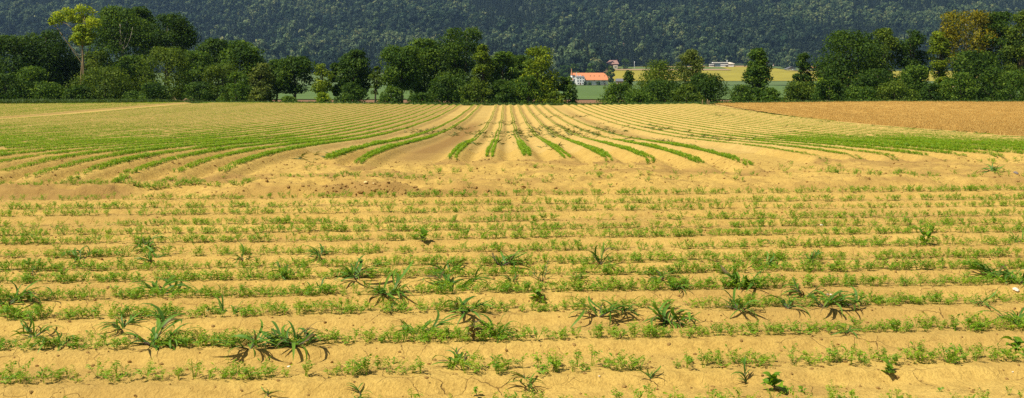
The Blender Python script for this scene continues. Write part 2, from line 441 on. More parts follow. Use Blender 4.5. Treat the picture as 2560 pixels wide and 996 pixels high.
def stub_z(X, Y):
    return base_z(X, Y) + 0.03 + 0.05 * fbm(X * 0.8, Y * 0.6, 4, 3.0) + 0.02 * np.sin((X - 0.034 * Y) * 4.2)
Vs, Fs = grid(np.linspace(18.5, 75, 300), np.linspace(20, 112, 230), stub_z)
cx = Vs[Fs].mean(1)
me = mesh_np('stubble_field', Vs, Fs[cx[:, 0] > field_edge_x(cx[:, 1]) + 0.15], True)
add_attr(me, 'moist', np.clip(0.15 + 1.6 * fbm((Vs[:, 0] - 0.034 * Vs[:, 1]) * 0.5, Vs[:, 1] * 0.015, 4, 2.0) + 1.6 * fbm(Vs[:, 0] * 0.06, Vs[:, 1] * 0.04, 3, 6.0), 0, 0.9))
tag(mk('stubble_field', me, M['stubble_soil']), kind='structure')

# ------------------------------------------------------------------ valley, fields beyond, hill
def land_z(X, Y):
    z = base_z(X, Y)
    inside = (1 - sstep(108, 112.5, Y)) * (1 - sstep(76, 90, np.abs(X)))
    return z - 0.45 * inside - 0.12
xs = np.concatenate([np.linspace(-2400, -400, 60)[:-1], np.linspace(-400, 400, 161), np.linspace(400, 2400, 60)[1:]])
ysl = np.concatenate([np.linspace(-300, 0, 13)[:-1], np.linspace(0, 180, 61)[:-1], np.linspace(180, 600, 40)[:-1], np.linspace(600, 1650, 90)[:-1], np.linspace(1650, 3250, 100)])
V, Fq = grid(xs, ysl, land_z)
cen = V[Fq].mean(1)

def wood_edge_px(px):
    return np.interp(px, [-1500, 700, 1000, 1290, 1330, 1390, 1420, 1480, 1500, 1512, 1600, 1760, 1900, 1960, 2100, 2300, 4000],
                     [1400, 1400, 1420, 1400, 1330, 1200, 1185, 1210, 1330, 1530, 1560, 1585, 1590, 1510, 1470, 1450, 1450])
def wood_edge(X, Y):
    px = VPX + F_PX * X / np.maximum(Y, 50)
    return wood_edge_px(px)
isw = cen[:, 1] > wood_edge(cen[:, 0], cen[:, 1]) - 8
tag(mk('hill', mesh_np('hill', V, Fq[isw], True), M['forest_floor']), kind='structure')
tag(mk('ground', mesh_np('ground', V, Fq[~isw], True), M['earth']), kind='structure')

def drape(name, poly_px, mat, lift, attr=False, nx=60, ny=24):
    """a field sheet: list of (Y, x_left, x_right) stations"""
    st = np.array(poly_px, float)
    Y = np.interp(np.linspace(0, 1, ny), np.linspace(0, 1, len(st)), st[:, 0])
    xl = np.interp(Y, st[:, 0], st[:, 1]); xr = np.interp(Y, st[:, 0], st[:, 2])
    t = np.linspace(0, 1, nx)
    X = xl[:, None] * (1 - t) + xr[:, None] * t
    YY = np.repeat(Y[:, None], nx, 1)
    # follow the coarse land sheet
    Z = land_z(X, YY) + lift
    i = np.arange(nx * ny).reshape(ny, nx)
    Fs = np.stack([i[:-1, :-1].ravel(), i[:-1, 1:].ravel(), i[1:, 1:].ravel(), i[1:, :-1].ravel()], 1)
    me = mesh_np(name, np.stack([X.ravel(), YY.ravel(), Z.ravel()], 1), Fs, True)
    if attr: add_attr(me, 'moist', np.zeros(nx * ny))
    return tag(mk(name, me, mat), kind='structure')
def at_px(px, Y): return (px - VPX) * Y / F_PX
def pt(px, py, Y): return Vector((at_px(px, Y), Y, CAM_H + (HZN - py) * Y / F_PX))
drape('grass_bank', [(113, -120, 130), (185, -160, 180)], M['meadow2'], 0.05)
drape('ploughed_field', [(185.5, -180, 190), (330, -260, 300)], M['plough'], 0.06, True)
drape('green_meadow', [(330.5, -260, 300), (700, -500, 560), (1130, -640, 300)], M['meadow'], 0.3, ny=60)
drape('upper_meadow', [(1131, 100, 700), (1240, 60, 700)], M['meadow2'], 0.6, ny=30)
drape('far_green_field', [(1131, -640, 99), (1400, -900, 30)], M['meadow2'], 0.6, ny=40)
drape('ripening_field', [(1241, 130, 700), (1440, 150, 700), (1545, 160, 700)], M['ripe'], 0.9, ny=60)
drape('bare_field_strip', [(1462, 158, 330), (1490, 160, 330)], M['strip'], 1.5)
drape('grass_strip', [(1492, 158, 330), (1530, 160, 330)], M['meadow'], 1.5)
drape('grass_margin', [(1450, 420, 700), (1540, 400, 700)], M['meadow2'], 1.6)
drape('farm_track', [(1442, 412, 560), (1449, 405, 560)], M['strip'], 2.2)

# ------------------------------------------------------------------ instancing by geometry nodes (only for what nobody could count)
def proto_collection(name, meshes):
    c = bpy.data.collections.new(name)
    for i, m_ in enumerate(meshes):
        o = bpy.data.objects.new('%s_%02d' % (name, i), m_); c.objects.link(o)
    return c

def scatter(name, P, rot, scl, idx, protos, label, cat):
    me = bpy.data.meshes.new(name)
    me.vertices.add(len(P)); me.vertices.foreach_set('co', np.asarray(P, np.float32).ravel())
    add_attr(me, 'rot', rot, 'FLOAT_VECTOR'); add_attr(me, 'scl', scl, 'FLOAT_VECTOR'); add_attr(me, 'idx', idx, 'INT')
    o = mk(name, me)
    tag(o, label, cat, None, 'stuff')
    g = bpy.data.node_groups.new(name + '_nodes', 'GeometryNodeTree')
    g.interface.new_socket('Geometry', in_out='INPUT', socket_type='NodeSocketGeometry')
    g.interface.new_socket('Geometry', in_out='OUTPUT', socket_type='NodeSocketGeometry')
    n = g.nodes; L = g.links
    gi = n.new('NodeGroupInput'); go = n.new('NodeGroupOutput')
    ci = n.new('GeometryNodeCollectionInfo'); ci.inputs['Collection'].default_value = protos
    ci.inputs['Separate Children'].default_value = True; ci.inputs['Reset Children'].default_value = True
    ip = n.new('GeometryNodeInstanceOnPoints'); ip.inputs['Pick Instance'].default_value = True
    def na(nm, t):
        a = n.new('GeometryNodeInputNamedAttribute'); a.data_type = t; a.inputs['Name'].default_value = nm; return a.outputs['Attribute']
    L.new(gi.outputs[0], ip.inputs['Points']); L.new(ci.outputs[0], ip.inputs['Instance'])
    L.new(na('idx', 'INT'), ip.inputs['Instance Index']); L.new(na('scl', 'FLOAT_VECTOR'), ip.inputs['Scale'])
    e2r = n.new('FunctionNodeEulerToRotation'); L.new(na('rot', 'FLOAT_VECTOR'), e2r.inputs[0]); L.new(e2r.outputs[0], ip.inputs['Rotation'])
    L.new(ip.outputs[0], go.inputs[0])
    md = o.modifiers.new('scatter', 'NODES'); md.node_group = g
    return o

# ------------------------------------------------------------------ leaves
def leaf_quads(P, N, U, L, W, tint, fold=0.15):
    """diamond leaves: centre P, normal N, long axis U"""
    n = len(P)
    U = U - N * (U * N).sum(1, keepdims=True); U /= np.linalg.norm(U, axis=1, keepdims=True) + 1e-9
    S = np.cross(N, U)
    L = L[:, None]; W = W[:, None]
    V = np.empty((n, 4, 3))
    V[:, 0] = P - U * L * 0.5; V[:, 2] = P + U * L * 0.5 - N * L * fold
    V[:, 1] = P + S * W * 0.5; V[:, 3] = P - S * W * 0.5
    return V.reshape(-1, 3), np.arange(n * 4).reshape(n, 4), np.repeat(tint, 4)

def unit(a): return a / (np.linalg.norm(a, axis=1, keepdims=True) + 1e-9)

def crown_data(rng, z0, z1, rad, shape='round', nblob=34, nleaf=6000, leaf=0.36, hollow=0.35, blob=0.30, lean=(0, 0), nrand=0.5):
    H = z1 - z0
    t = rng.random(nblob) ** 0.85
    if shape == 'cone': env = np.clip(1.02 - t, 0.06, 1) ** 0.75
    elif shape == 'oval': env = np.sqrt(np.clip(1 - (2 * t - 1) ** 2, 0.05, 1)) * (1 - 0.25 * t)
    elif shape == 'top': env = np.sqrt(np.clip(1 - (1.6 * t - 0.9) ** 2, 0.06, 1))
    elif shape == 'full': env = np.where(t < 0.45, 0.80 + 0.2 * np.sin(t / 0.45 * 1.571), np.sqrt(np.clip(1 - ((t - 0.45) / 0.58) ** 2, 0.03, 1)))
    elif shape == 'bush': env = np.sqrt(np.clip(1 - t ** 2, 0.05, 1))
    else: env = np.sqrt(np.clip(1 - (2 * t - 1) ** 2, 0.12, 1))
    a = rng.random(nblob) * 2 * math.pi
    rr = rad * env * (1 - hollow * rng.random(nblob)) * (1 - blob * 0.8)
    br = rad * blob * (0.55 + 0.8 * rng.random(nblob)) * (0.55 + 0.45 * env)
    C = np.stack([np.cos(a) * rr + lean[0] * t, np.sin(a) * rr + lean[1] * t, z0 + H * t], 1)
    C[:, 2] = np.clip(C[:, 2], z0 + br * 0.4, z1 - br * 0.7)
    btint = rng.normal(0, 0.12, nblob)
    wgt = br ** 2; wgt /= wgt.sum()
    b = rng.choice(nblob, nleaf, p=wgt)
    D = unit(rng.normal(size=(nleaf, 3)) + np.array([0, 0, 0.25]))
    q = 0.45 + 0.55 * rng.random(nleaf) ** 0.6 + 0.10 * rng.normal(size=nleaf)
    P = C[b] + D * (br[b] * q)[:, None] * np.array([1.1, 1.1, 0.82])
    P[:, 2] = np.maximum(P[:, 2], z0 - 0.1)
    N = unit(D + rng.normal(size=(nleaf, 3)) * nrand + np.array([0, 0, 0.2]))
    U = rng.normal(size=(nleaf, 3)) + np.array([0, 0, -0.5])
    s = leaf * (0.55 + 0.8 * rng.random(nleaf))
    tint = np.clip(0.45 + btint[b] + rng.normal(0, 0.2, nleaf), 0, 1)
    return leaf_quads(P, N, U, s, s * 0.62, tint), C, br

def trunk_data(rng, mb, h, r0, C, br, nl=9, zfork=0.35, base_drop=0.4):
    n = 7
    wob = rng.normal(0, 0.02 * h, (n, 2)).cumsum(0) * 0.4
    pts = [(wob[k, 0] * (k > 0), wob[k, 1] * (k > 0), -base_drop + (h * 0.9 + base_drop) * k / (n - 1)) for k in range(n)]
    rad = [r0 * (1.35 if k == 0 else 1.0) * (1 - 0.85 * k / (n - 1)) for k in range(n)]
    mb.tube(pts, rad, 7)
    order = rng.permutation(len(C))[:nl]
    for i in order:
        zc = C[i][2]
        za = max(h * zfork * (0.5 + 0.5 * rng.random()), zc * (0.45 + 0.25 * rng.random()))
        za = min(za, h * 0.8)
        f = (za + base_drop) / (h * 0.9 + base_drop) * (n - 1); k = int(min(n - 2, max(0, f))); u = f - k
        p0 = Vector(pts[k]).lerp(Vector(pts[k + 1]), u); rl = (rad[k] * (1 - u) + rad[k + 1] * u) * 0.55
        p1 = Vector(C[i]) + Vector((0, 0, br[i] * 0.3))
        pm = p0.lerp(p1, 0.5) + Vector((0, 0, -0.04 * h * rng.random()))
        mb.tube([p0, pm, p1], [rl, rl * 0.6, rl * 0.18], 5)

def visible_limbs(root, Yl, mat, paths):
    """limbs standing at the front of a crown, given by photograph points, at distance Yl"""
    for pts_, r_ in paths:
        q = [pt(a_, b_, Yl) - Vector(root.location) for a_, b_ in pts_]
        mb = MB(); mb.tube(q, list(np.linspace(r_, r_ * 0.4, len(q))), 6); mb.build('limb', M[mat], root, True)

def tree_at(name, label, cat, px, top, width, Yd, kind, shape='round', bottom=None, nleaf=6000, leaf=0.36, bark='bark', r0=None,
            seed=0, nblob=34, hollow=0.35, blob=0.30, group='trees of the hedgerow behind the field', lean=(0, 0), limbs=9, zfork=0.3, sub=None):
    rng = np.random.default_rng(seed + int(px) * 7)
    X = at_px(px, Yd); gz = float(land_z(X, Yd))
    h = CAM_H + (HZN - top) * Yd / F_PX - gz
    rad = width * 0.61 * Yd / F_PX
    if bottom is None and shape in ('round', 'oval'): shape = 'full'
    nleaf = int(nleaf * 1.6); nblob = int(nblob * 1.7); blob = blob + 0.05; leaf = leaf * 0.92
    zb = 0.15 if bottom is None else max(0.15, CAM_H + (HZN - bottom) * Yd / F_PX - gz)
    root = empty(name, (X, Yd, gz))
    tag(root, label, cat, group)
    (V, Fq, T), C, br = crown_data(rng, zb, h, rad, shape, nblob, nleaf, leaf, hollow, blob, lean)
    if sub is not None:
        # extra separate foliage clumps: (dx px, py centre, radius px)
        Vl, Tl = [], []; nl = max(300, nleaf // 5)
        for (dx, cy, rp) in sub:
            cc = np.array([dx * Yd / F_PX, rng.normal(0, rad * 0.15), CAM_H + (HZN - cy) * Yd / F_PX - gz]); rp = rp * Yd / F_PX
            (v2, f2, t2), C2, br2 = crown_data(rng, -rp * 0.85, rp * 0.85, rp, 'round', 9, nl, leaf, 0.6, 0.5)
            Vl.append(v2 + cc); Tl.append(np.clip(t2 + 0.12, 0, 1)); C = np.vstack([C, C2 + cc]); br = np.concatenate([br, br2])
        V = np.vstack([V] + Vl); T = np.concatenate([T] + Tl); Fq = np.arange(len(V)).reshape(-1, 4)
    me = mesh_np('crown', V, Fq); add_attr(me, 'tint', T)
    mk('crown', me, M['leaf_' + kind], root)
    mb = MB(); trunk_data(rng, mb, h, r0 or (0.10 + 0.013 * h), C, br, limbs, zfork)
    mb.build('trunk', M[bark], root, True)
    return root

T_ = tree_at
G_L = 'trees of the left hedgerow'; G_M = 'trees of the middle hedgerow'; G_R = 'trees of the right hedgerow'
# left group
T_('broadleaf_tree', 'dark green rounded tree at the far left edge of the hedgerow', 'tree', 28, 90, 140, 140, 'dark', nleaf=8000, seed=1, group=G_L)
T_('broadleaf_tree', 'dark green tree just left of the thin yellow-green tree', 'tree', 112, 74, 130, 142, 'dark', nleaf=8000, seed=2, group=G_L)
RT = T_('robinia_tree', 'tall thin yellow-green tree with bare tan trunk and lopsided crown', 'tree', 208, 62, 66, 139, 'lime', 'oval', 112, 1500, 0.36, 'bark_tan', 0.2, 3, 14, group=G_L, limbs=8, zfork=0.55,
   sub=[(-62, 46, 24), (-38, 38, 22), (6, 32, 24), (-10, 55, 24), (30, 62, 24), (-84, 54, 10), (10, 88, 18)])
visible_limbs(RT, 138.6, 'bark_tan', [([(209, 200), (209, 175), (206, 120), (208, 80), (212, 40)], 0.16), ([(207, 100), (192, 78), (166, 60), (140, 52)], 0.09), ([(207, 115), (216, 98), (226, 70)], 0.07), ([(207, 138), (217, 136), (222, 120)], 0.06)])
PT = T_('poplar_tree', 'tallest left tree with pale forked trunk and loose mid green crown', 'tree', 298, 18, 160, 150, 'mid', 'oval', 205, 9000, 0.36, 'bark_pale', 0.26, 4, 36, 0.25, 0.27, group=G_L, limbs=14, zfork=0.4)
visible_limbs(PT, 146.6, 'bark_pale', [([(304, 178), (306, 130), (302, 100), (300, 60)], 0.12), ([(306, 128), (317, 116), (326, 95), (332, 68)], 0.07), ([(303, 108), (294, 101), (278, 86), (262, 70)], 0.06), ([(302, 100), (308, 78)], 0.06), ([(308, 122), (312, 104), (318, 84)], 0.06), ([(392, 128), (386, 140), (394, 152)], 0.05)])
T_('broadleaf_tree', 'dark treetop showing behind the pale-trunked poplar', 'tree', 352, 17, 70, 158, 'dark', 'oval', 120, 3500, seed=5, group=G_L)
T_('broadleaf_tree', 'tall dark dome-crowned tree right of the pale-trunked poplar', 'tree', 424, 35, 112, 152, 'dark', 'round', 150, 7000, seed=6, group=G_L)
T_('broadleaf_tree', 'olive brown-green tree below the tall dark dome-crowned tree', 'tree', 415, 118, 120, 136, 'olive', 'oval', None, 6500, 0.3, seed=7, group=G_L)
T_('shrub', 'broad olive shrub in front of the pale-trunked poplar', 'shrub', 258, 168, 160, 132, 'olive', 'bush', None, 6500, 0.3, seed=8, group=G_L)
T_('shrub', 'low green shrub at the foot of the olive brown-green tree', 'shrub', 338, 228, 66, 130, 'mid', 'bush', None, 2000, 0.28, seed=9, group=G_L)
T_('broadleaf_tree', 'short very dark tree beneath the thin yellow-green tree', 'tree', 165, 140, 90, 144, 'dark', 'round', None, 5000, seed=10, group=G_L)
T_('shrub', 'pale-leaved low shrub near the left edge of the hedgerow', 'shrub', 78, 168, 110, 131, 'mid', 'bush', None, 4500, 0.3, seed=11, group=G_L)
T_('broadleaf_tree', 'dark round treetop left of the mid green twin-topped tree', 'tree', 540, 98, 84, 150, 'dark', 'round', 180, 4500, seed=12, group=G_L)
T_('broadleaf_tree', 'mid green twin-topped tree at the right of the left hedgerow', 'tree', 603, 102, 100, 142, 'mid', 'oval', None, 7000, seed=13, group=G_L)
T_('broadleaf_tree', 'mid green tree between the dome-crowned tree and the dark round treetop', 'tree', 488, 128, 84, 144, 'mid', 'oval', None, 5500, seed=14, group=G_L)
T_('shrub', 'olive shrub beneath the dark round treetop', 'shrub', 555, 160, 92, 134, 'olive', 'oval', None, 4500, 0.3, seed=15, group=G_L)
T_('shrub', 'grey-green shrub just right of the twin-topped tree', 'shrub', 652, 158, 62, 140, 'grey', 'oval', None, 3000, 0.3, seed=16, group=G_L)
T_('shrub', 'low dark shrub beside the tangle of dead branches', 'shrub', 500, 205, 80, 131, 'dark', 'bush', None, 3000, 0.3, seed=17, group=G_L)
T_('broadleaf_tree', 'mid green tree filling the space below the pale-trunked poplar', 'tree', 335, 140, 104, 144, 'mid', 'oval', None, 6000, seed=61, group=G_L)
T_('broadleaf_tree', 'olive tree behind the broad olive shrub, below the thin yellow-green tree', 'tree', 235, 128, 84, 145, 'olive', 'oval', None, 4500, seed=62, group=G_L)
T_('broadleaf_tree', 'small mid green tree right of the twin-topped tree', 'tree', 640, 142, 60, 147, 'mid', 'oval', None, 3500, seed=63, group=G_L)
# middle group
T_('broadleaf_tree', 'slim mid green tree left of the dark tree with a clear trunk', 'tree', 690, 150, 56, 146, 'mid', 'oval', 235, 3000, seed=18, group=G_M, hollow=0.6)
T_('broadleaf_tree', 'dark low-crowned tree with a clear trunk standing over a brown field gap', 'tree', 738, 142, 92, 142, 'dark', 'round', 232, 5000, seed=19, group=G_M, r0=0.2)
T_('sapling', 'sparse yellow-green sapling right of the dark clear-trunked tree', 'tree', 806, 160, 56, 140, 'yellow', 'oval', 240, 1500, 0.32, seed=20, group=G_M, hollow=0.7, blob=0.24)
T_('broadleaf_tree', 'dark green tree with yellow left flank standing alone', 'tree', 884, 124, 88, 142, 'dark', 'oval', 245, 6000, seed=21, group=G_M,
   sub=[(-44, 172, 16), (-52, 200, 14), (-40, 225, 16)])
T_('sapling', 'thin see-through sapling between two field gaps', 'tree', 940, 166, 40, 138, 'olive', 'oval', 240, 700, 0.3, seed=22, group=G_M, hollow=0.8, blob=0.2)
T_('broadleaf_tree', 'mid green tree left of the tallest middle tree', 'tree', 1005, 116, 106, 142, 'mid', 'round', 222, 6500, seed=23, group=G_M, hollow=0.3)
T_('broadleaf_tree', 'broad dark-hearted tree hugging the tallest middle tree', 'tree', 1062, 98, 110, 148, 'mid', 'round', 235, 6500, seed=24, group=G_M)
T_('broadleaf_tree', 'tallest dark tree of the middle hedgerow', 'tree', 1158, 69, 124, 146, 'dark', 'oval', None, 10000, seed=25, group=G_M, nblob=46)
T_('broadleaf_tree', 'yellow-leaved slim tree on the right flank of the tallest middle tree', 'tree', 1208, 112, 54, 138, 'yellow', 'oval', 235, 2600, 0.33, seed=26, group=G_M, hollow=0.5)
T_('broadleaf_tree', 'mid green tree between the two yellow-leaved trees', 'tree', 1258, 130, 92, 141, 'mid', 'oval', None, 6000, seed=27, group=G_M)
T_('broadleaf_tree', 'bright yellow-green tree at the right of the middle hedgerow', 'tree', 1344, 118, 92, 137, 'yellow', 'oval', None, 5500, 0.36, seed=28, group=G_M)
T_('broadleaf_tree', 'dark tree half hidden behind the bright yellow-green tree', 'tree', 1300, 138, 70, 146, 'dark', 'oval', None, 4000, seed=29, group=G_M)
T_('shrub', 'small dark-green tree at the left rim of the wide gap', 'tree', 1415, 192, 50, 138, 'mid', 'oval', None, 2200, 0.32, seed=30, group=G_M)
T_('shrub', 'dark shrub beneath the tallest middle tree', 'shrub', 1120, 190, 110, 134, 'dark', 'bush', None, 4500, 0.32, seed=31, group=G_M)
# right group
T_('sapling', 'slender dark sapling above the bush at the right rim of the gap', 'tree', 1572, 176, 30, 140, 'dark', 'oval', 222, 700, 0.3, seed=32, group=G_R, hollow=0.7, blob=0.35)
T_('shrub', 'dark green bush at the right rim of the wide gap', 'shrub', 1552, 208, 96, 137, 'mid', 'bush', None, 3500, 0.3, seed=33, group=G_R)
T_('willow_tree', 'feathery olive tree left of the airy grey-olive tree', 'tree', 1645, 148, 100, 142, 'olive', 'oval', None, 5000, 0.28, seed=34, group=G_R, hollow=0.4)
T_('willow_tree', 'airy pale grey-olive tree with wispy top', 'tree', 1726, 124, 74, 146, 'grey', 'oval', 215, 3000, 0.30, seed=35, group=G_R, hollow=0.55, blob=0.26)
T_('shrub', 'broad dark bush under the feathery olive tree', 'shrub', 1655, 202, 126, 136, 'dark', 'bush', None, 5000, 0.3, seed=36, group=G_R)
T_('shrub', 'broad dark bush under the airy grey-olive tree', 'shrub', 1764, 184, 104, 138, 'dark', 'bush', None, 4500, 0.3, seed=37, group=G_R)
T_('conical_tree', 'fresh green cone-shaped tree standing before the yellow field', 'tree', 1895, 122, 96, 140, 'mid', 'cone', None, 7000, 0.36, seed=38, group=G_R, nblob=44)
T_('shrub', 'low bush left of the fresh green cone-shaped tree', 'shrub', 1850, 212, 60, 137, 'mid', 'bush', None, 2000, 0.3, seed=39, group=G_R)
T_('conical_tree', 'narrow dark cone-shaped tree before the distant chalet', 'tree', 2008, 134, 72, 142, 'dark', 'cone', None, 4500, 0.34, seed=40, group=G_R, nblob=40)
T_('shrub', 'low green bush at the foot of the narrow dark cone-shaped tree', 'shrub', 2002, 205, 90, 136, 'olive', 'bush', None, 3000, 0.3, seed=41, group=G_R)
T_('shrub', 'pale yellow-green bush left of the great dark round tree', 'shrub', 2060, 196, 62, 136, 'lime', 'bush', None, 1800, 0.3, seed=42, group=G_R)
T_('broadleaf_tree', 'great dark round-crowned tree of the right hedgerow', 'tree', 2125, 78, 156, 140, 'dark', 'round', None, 11000, 0.36, seed=43, group=G_R, nblob=50)
T_('broadleaf_tree', 'airy olive tree right of the great dark round tree', 'tree', 2208, 72, 84, 146, 'olive', 'oval', 235, 4500, seed=44, group=G_R, hollow=0.5)
T_('broadleaf_tree', 'airy dark tree left of the yellow-leaved top', 'tree', 2280, 73, 84, 146, 'dark', 'oval', None, 4800, seed=45, group=G_R, hollow=0.45)
T_('broadleaf_tree', 'slim yellow-leaved tree beside the amber-topped tree', 'tree', 2346, 78, 58, 142, 'yellow', 'oval', 200, 2500, 0.34, seed=46, group=G_R, hollow=0.5)
T_('broadleaf_tree', 'tall amber-topped tree near the right edge', 'tree', 2420, 29, 126, 148, 'amber', 'top', 175, 5000, 0.36, 'bark_pale', seed=47, group=G_R, hollow=0.4, limbs=12)
T_('broadleaf_tree', 'tall dark tree right of the amber-topped tree', 'tree', 2502, 30, 96, 146, 'dark', 'oval', None, 7500, seed=48, group=G_R)
T_('broadleaf_tree', 'tree with tan trunk cut by the right edge of the picture', 'tree', 2556, 27, 84, 142, 'olive', 'oval', 215, 4500, 0.36, 'bark_tan', seed=49, group=G_R, hollow=0.5)
T_('shrub', 'dark shrub beneath the great dark round tree', 'shrub', 2195, 172, 120, 134, 'dark', 'bush', None, 4500, 0.3, seed=50, group=G_R)
T_('shrub', 'mid green shrub below the airy dark tree', 'shrub', 2285, 165, 100, 135, 'mid', 'bush', None, 4000, 0.3, seed=51, group=G_R)
T_('shrub', 'yellow shrub below the slim yellow-leaved tree', 'shrub', 2356, 192, 62, 133, 'yellow', 'bush', None, 2400, 0.3, seed=52, group=G_R)
T_('broadleaf_tree', 'dark broad tree below the amber-topped tree', 'tree', 2440, 128, 130, 138, 'dark', 'oval', None, 7000, seed=53, group=G_R)
T_('shrub', 'dark shrub in the lower right corner of the hedgerow', 'shrub', 2530, 175, 110, 134, 'mid', 'bush', None, 4000, 0.3, seed=54, group=G_R)

# undergrowth closing the hedgerow near the ground
UND = [(20, 196, 100, 'dark', 'in the far left corner'), (130, 190, 90, 'mid', 'below the short very dark tree'), (200, 205, 80, 'dark', 'left of the broad olive shrub'), (385, 205, 90, 'dark', 'under the olive brown-green tree'),
       (590, 188, 90, 'mid', 'under the twin-topped tree'), (640, 205, 56, 'grey', 'right under the twin-topped tree'), (720, 226, 50, 'mid', 'at the foot of the dark clear-trunked tree'), (800, 226, 50, 'lime', 'at the foot of the yellow-green sapling'),
       (872, 208, 84, 'dark', 'at the foot of the lone yellow-flanked tree'), (985, 224, 70, 'mid', 'left below the middle trees'), (1060, 214, 90, 'dark', 'below the broad dark-hearted tree'), (1190, 188, 90, 'olive', 'below the slim yellow-leaved middle tree'),
       (1258, 196, 90, 'dark', 'below the tree between the yellow-leaved ones'), (1320, 196, 84, 'mid', 'below the bright yellow-green tree'), (1385, 205, 60, 'yellow', 'left of the wide gap'), (1600, 212, 90, 'mid', 'between the gap bush and the feathery olive tree'),
       (1710, 205, 90, 'olive', 'between the two broad dark bushes'), (1935, 220, 60, 'mid', 'right of the fresh green cone-shaped tree'), (2080, 200, 90, 'dark', 'below the left rim of the great dark tree'), (2150, 196, 110, 'mid', 'below the middle of the great dark tree'),
       (2240, 190, 100, 'olive', 'below the airy olive tree'), (2330, 205, 70, 'dark', 'left below the slim yellow-leaved tree'), (2400, 185, 100, 'mid', 'left below the amber-topped tree'), (2480, 180, 100, 'dark', 'right below the amber-topped tree')]
for i, (px_, tp, wd, kd, wh_) in enumerate(UND):
    T_('undergrowth_bush', '%s low bush %s' % ({'dark': 'dark green', 'mid': 'mid green', 'grey': 'grey-green', 'lime': 'light green', 'olive': 'olive', 'yellow': 'yellowish'}[kd], wh_), 'bush', px_ + (i * 53 % 17) - 8, tp + (i * 29 % 37) - 12, wd, 127.5 + (i * 37 % 10) * 0.3, kd, 'bush', None,
       int(26 * wd), 0.3, seed=200 + i, nblob=30, hollow=0.6, blob=0.22, group='undergrowth of the hedgerow', limbs=5)

# tangle of dead branches in the left hedgerow
rng = np.random.default_rng(77)
Yd = 129.0; X = at_px(452, Yd); gz = float(land_z(X, Yd))
root = tag(empty('dead_branches', (X, Yd, gz)), 'tangle of bare brown dead branches at the foot of the left hedgerow', 'branches')
for i in range(16):
    mb = MB(); a = rng.uniform(-1.3, 1.3); L = rng.uniform(1.0, 2.0)
    p0 = Vector((rng.uniform(-0.5, 0.5), rng.uniform(-0.4, 0.4), -0.1))
    p2 = p0 + Vector((math.sin(a) * L, rng.uniform(-0.5, 0.5), 1.0 + math.cos(a) * L * 0.7)); pm = p0.lerp(p2, 0.55) + Vector((0, 0, 0.5))
    p3 = p2 + Vector((math.copysign(0.7, a), 0, -0.35))
    mb.tube([p0, pm, p2, p3], [0.07, 0.05, 0.04, 0.015], 5)
    mb.build('branch', M['bark_tan'], root, True)

# fence stakes on the crest at the right
for i, (px, hh) in enumerate([(1756, 0.55), (1768, 0.65), (1772, 0.5)]):
    Yd = 103.0; X = at_px(px, Yd); mb = MB(); mb.tube([(0, 0, -0.3), (0.01 * i, 0, hh * 0.6), (0.03, 0, hh)], [0.05, 0.045, 0.035], 6)
    o = mb.build('wooden_stake', M['bark_tan'], None, True, (X, Yd, float(ground_z(X, Yd))))
    tag(o, ['short weathered stake on the crest, left of the three', 'middle and tallest of three weathered stakes on the crest', 'short weathered stake on the crest, right of the three'][i], 'stake', 'stakes on the crest')

# ------------------------------------------------------------------ far wood on the hill
def forest_protos():
    out = []
    for s in range(6):
        rng = np.random.default_rng(900 + s)
        shape = ['round', 'oval', 'round', 'top', 'oval', 'round'][s]
        (V, Fq, T), C, br = crown_data(rng, 2.0, 12.5, 5.2 if shape != 'oval' else 4.2, shape, 15, 560, 1.7, 0.3, 0.46, nrand=0.22)
        me = mesh_np('wood_broadleaf', V, Fq); add_attr(me, 'tint', T); me.materials.append(M['forest']); out.append(me)
    for s in range(2):
        rng = np.random.default_rng(950 + s)
        n = 420; t = rng.random(n) ** 1.2; a = rng.random(n) * 2 * math.pi
        lay = np.round(t * 9) / 9
        r = 3.0 * (1.03 - lay) * (0.5 + 0.5 * rng.random(n))
        P = np.stack([np.cos(a) * r, np.sin(a) * r, 1 + 15 * t], 1)
        D = np.stack([np.cos(a), np.sin(a), -0.35 + 0 * a], 1)
        N = unit(np.stack([np.cos(a) * 0.45, np.sin(a) * 0.45, np.ones(n)], 1) + rng.normal(size=(n, 3)) * 0.3)
        V, Fq, T = leaf_quads(P, N, D, 1.6 * (1.15 - t * 0.6), 1.0 * (1.15 - t * 0.6), np.clip(0.45 + rng.normal(0, 0.2, n), 0, 1))
        me = mesh_np('wood_conifer', V, Fq); add_attr(me, 'tint', T); me.materials.append(M['conifer']); out.append(me)
    return out
FP = forest_protos()
for mt_ in ('forest_light', 'forest_dark'):       # lighter beech stands and darker oak stands
    for s in range(6):
        c_ = FP[s].copy(); c_.materials[0] = M[mt_]; FP.append(c_)
rng = np.random.default_rng(4)
gx, gy = np.meshgrid(np.arange(-1500, 1500, 10.8), np.arange(1170, 2520, 10.8))
gx = (gx + rng.uniform(-4, 4, gx.shape)).ravel(); gy = (gy + rng.uniform(-4, 4, gy.shape)).ravel()
px = VPX + F_PX * gx / gy
ok = (gy > wood_edge(gx, gy) + 6 * rng.normal(size=len(gx))) & (px > -260) & (px < 2820)
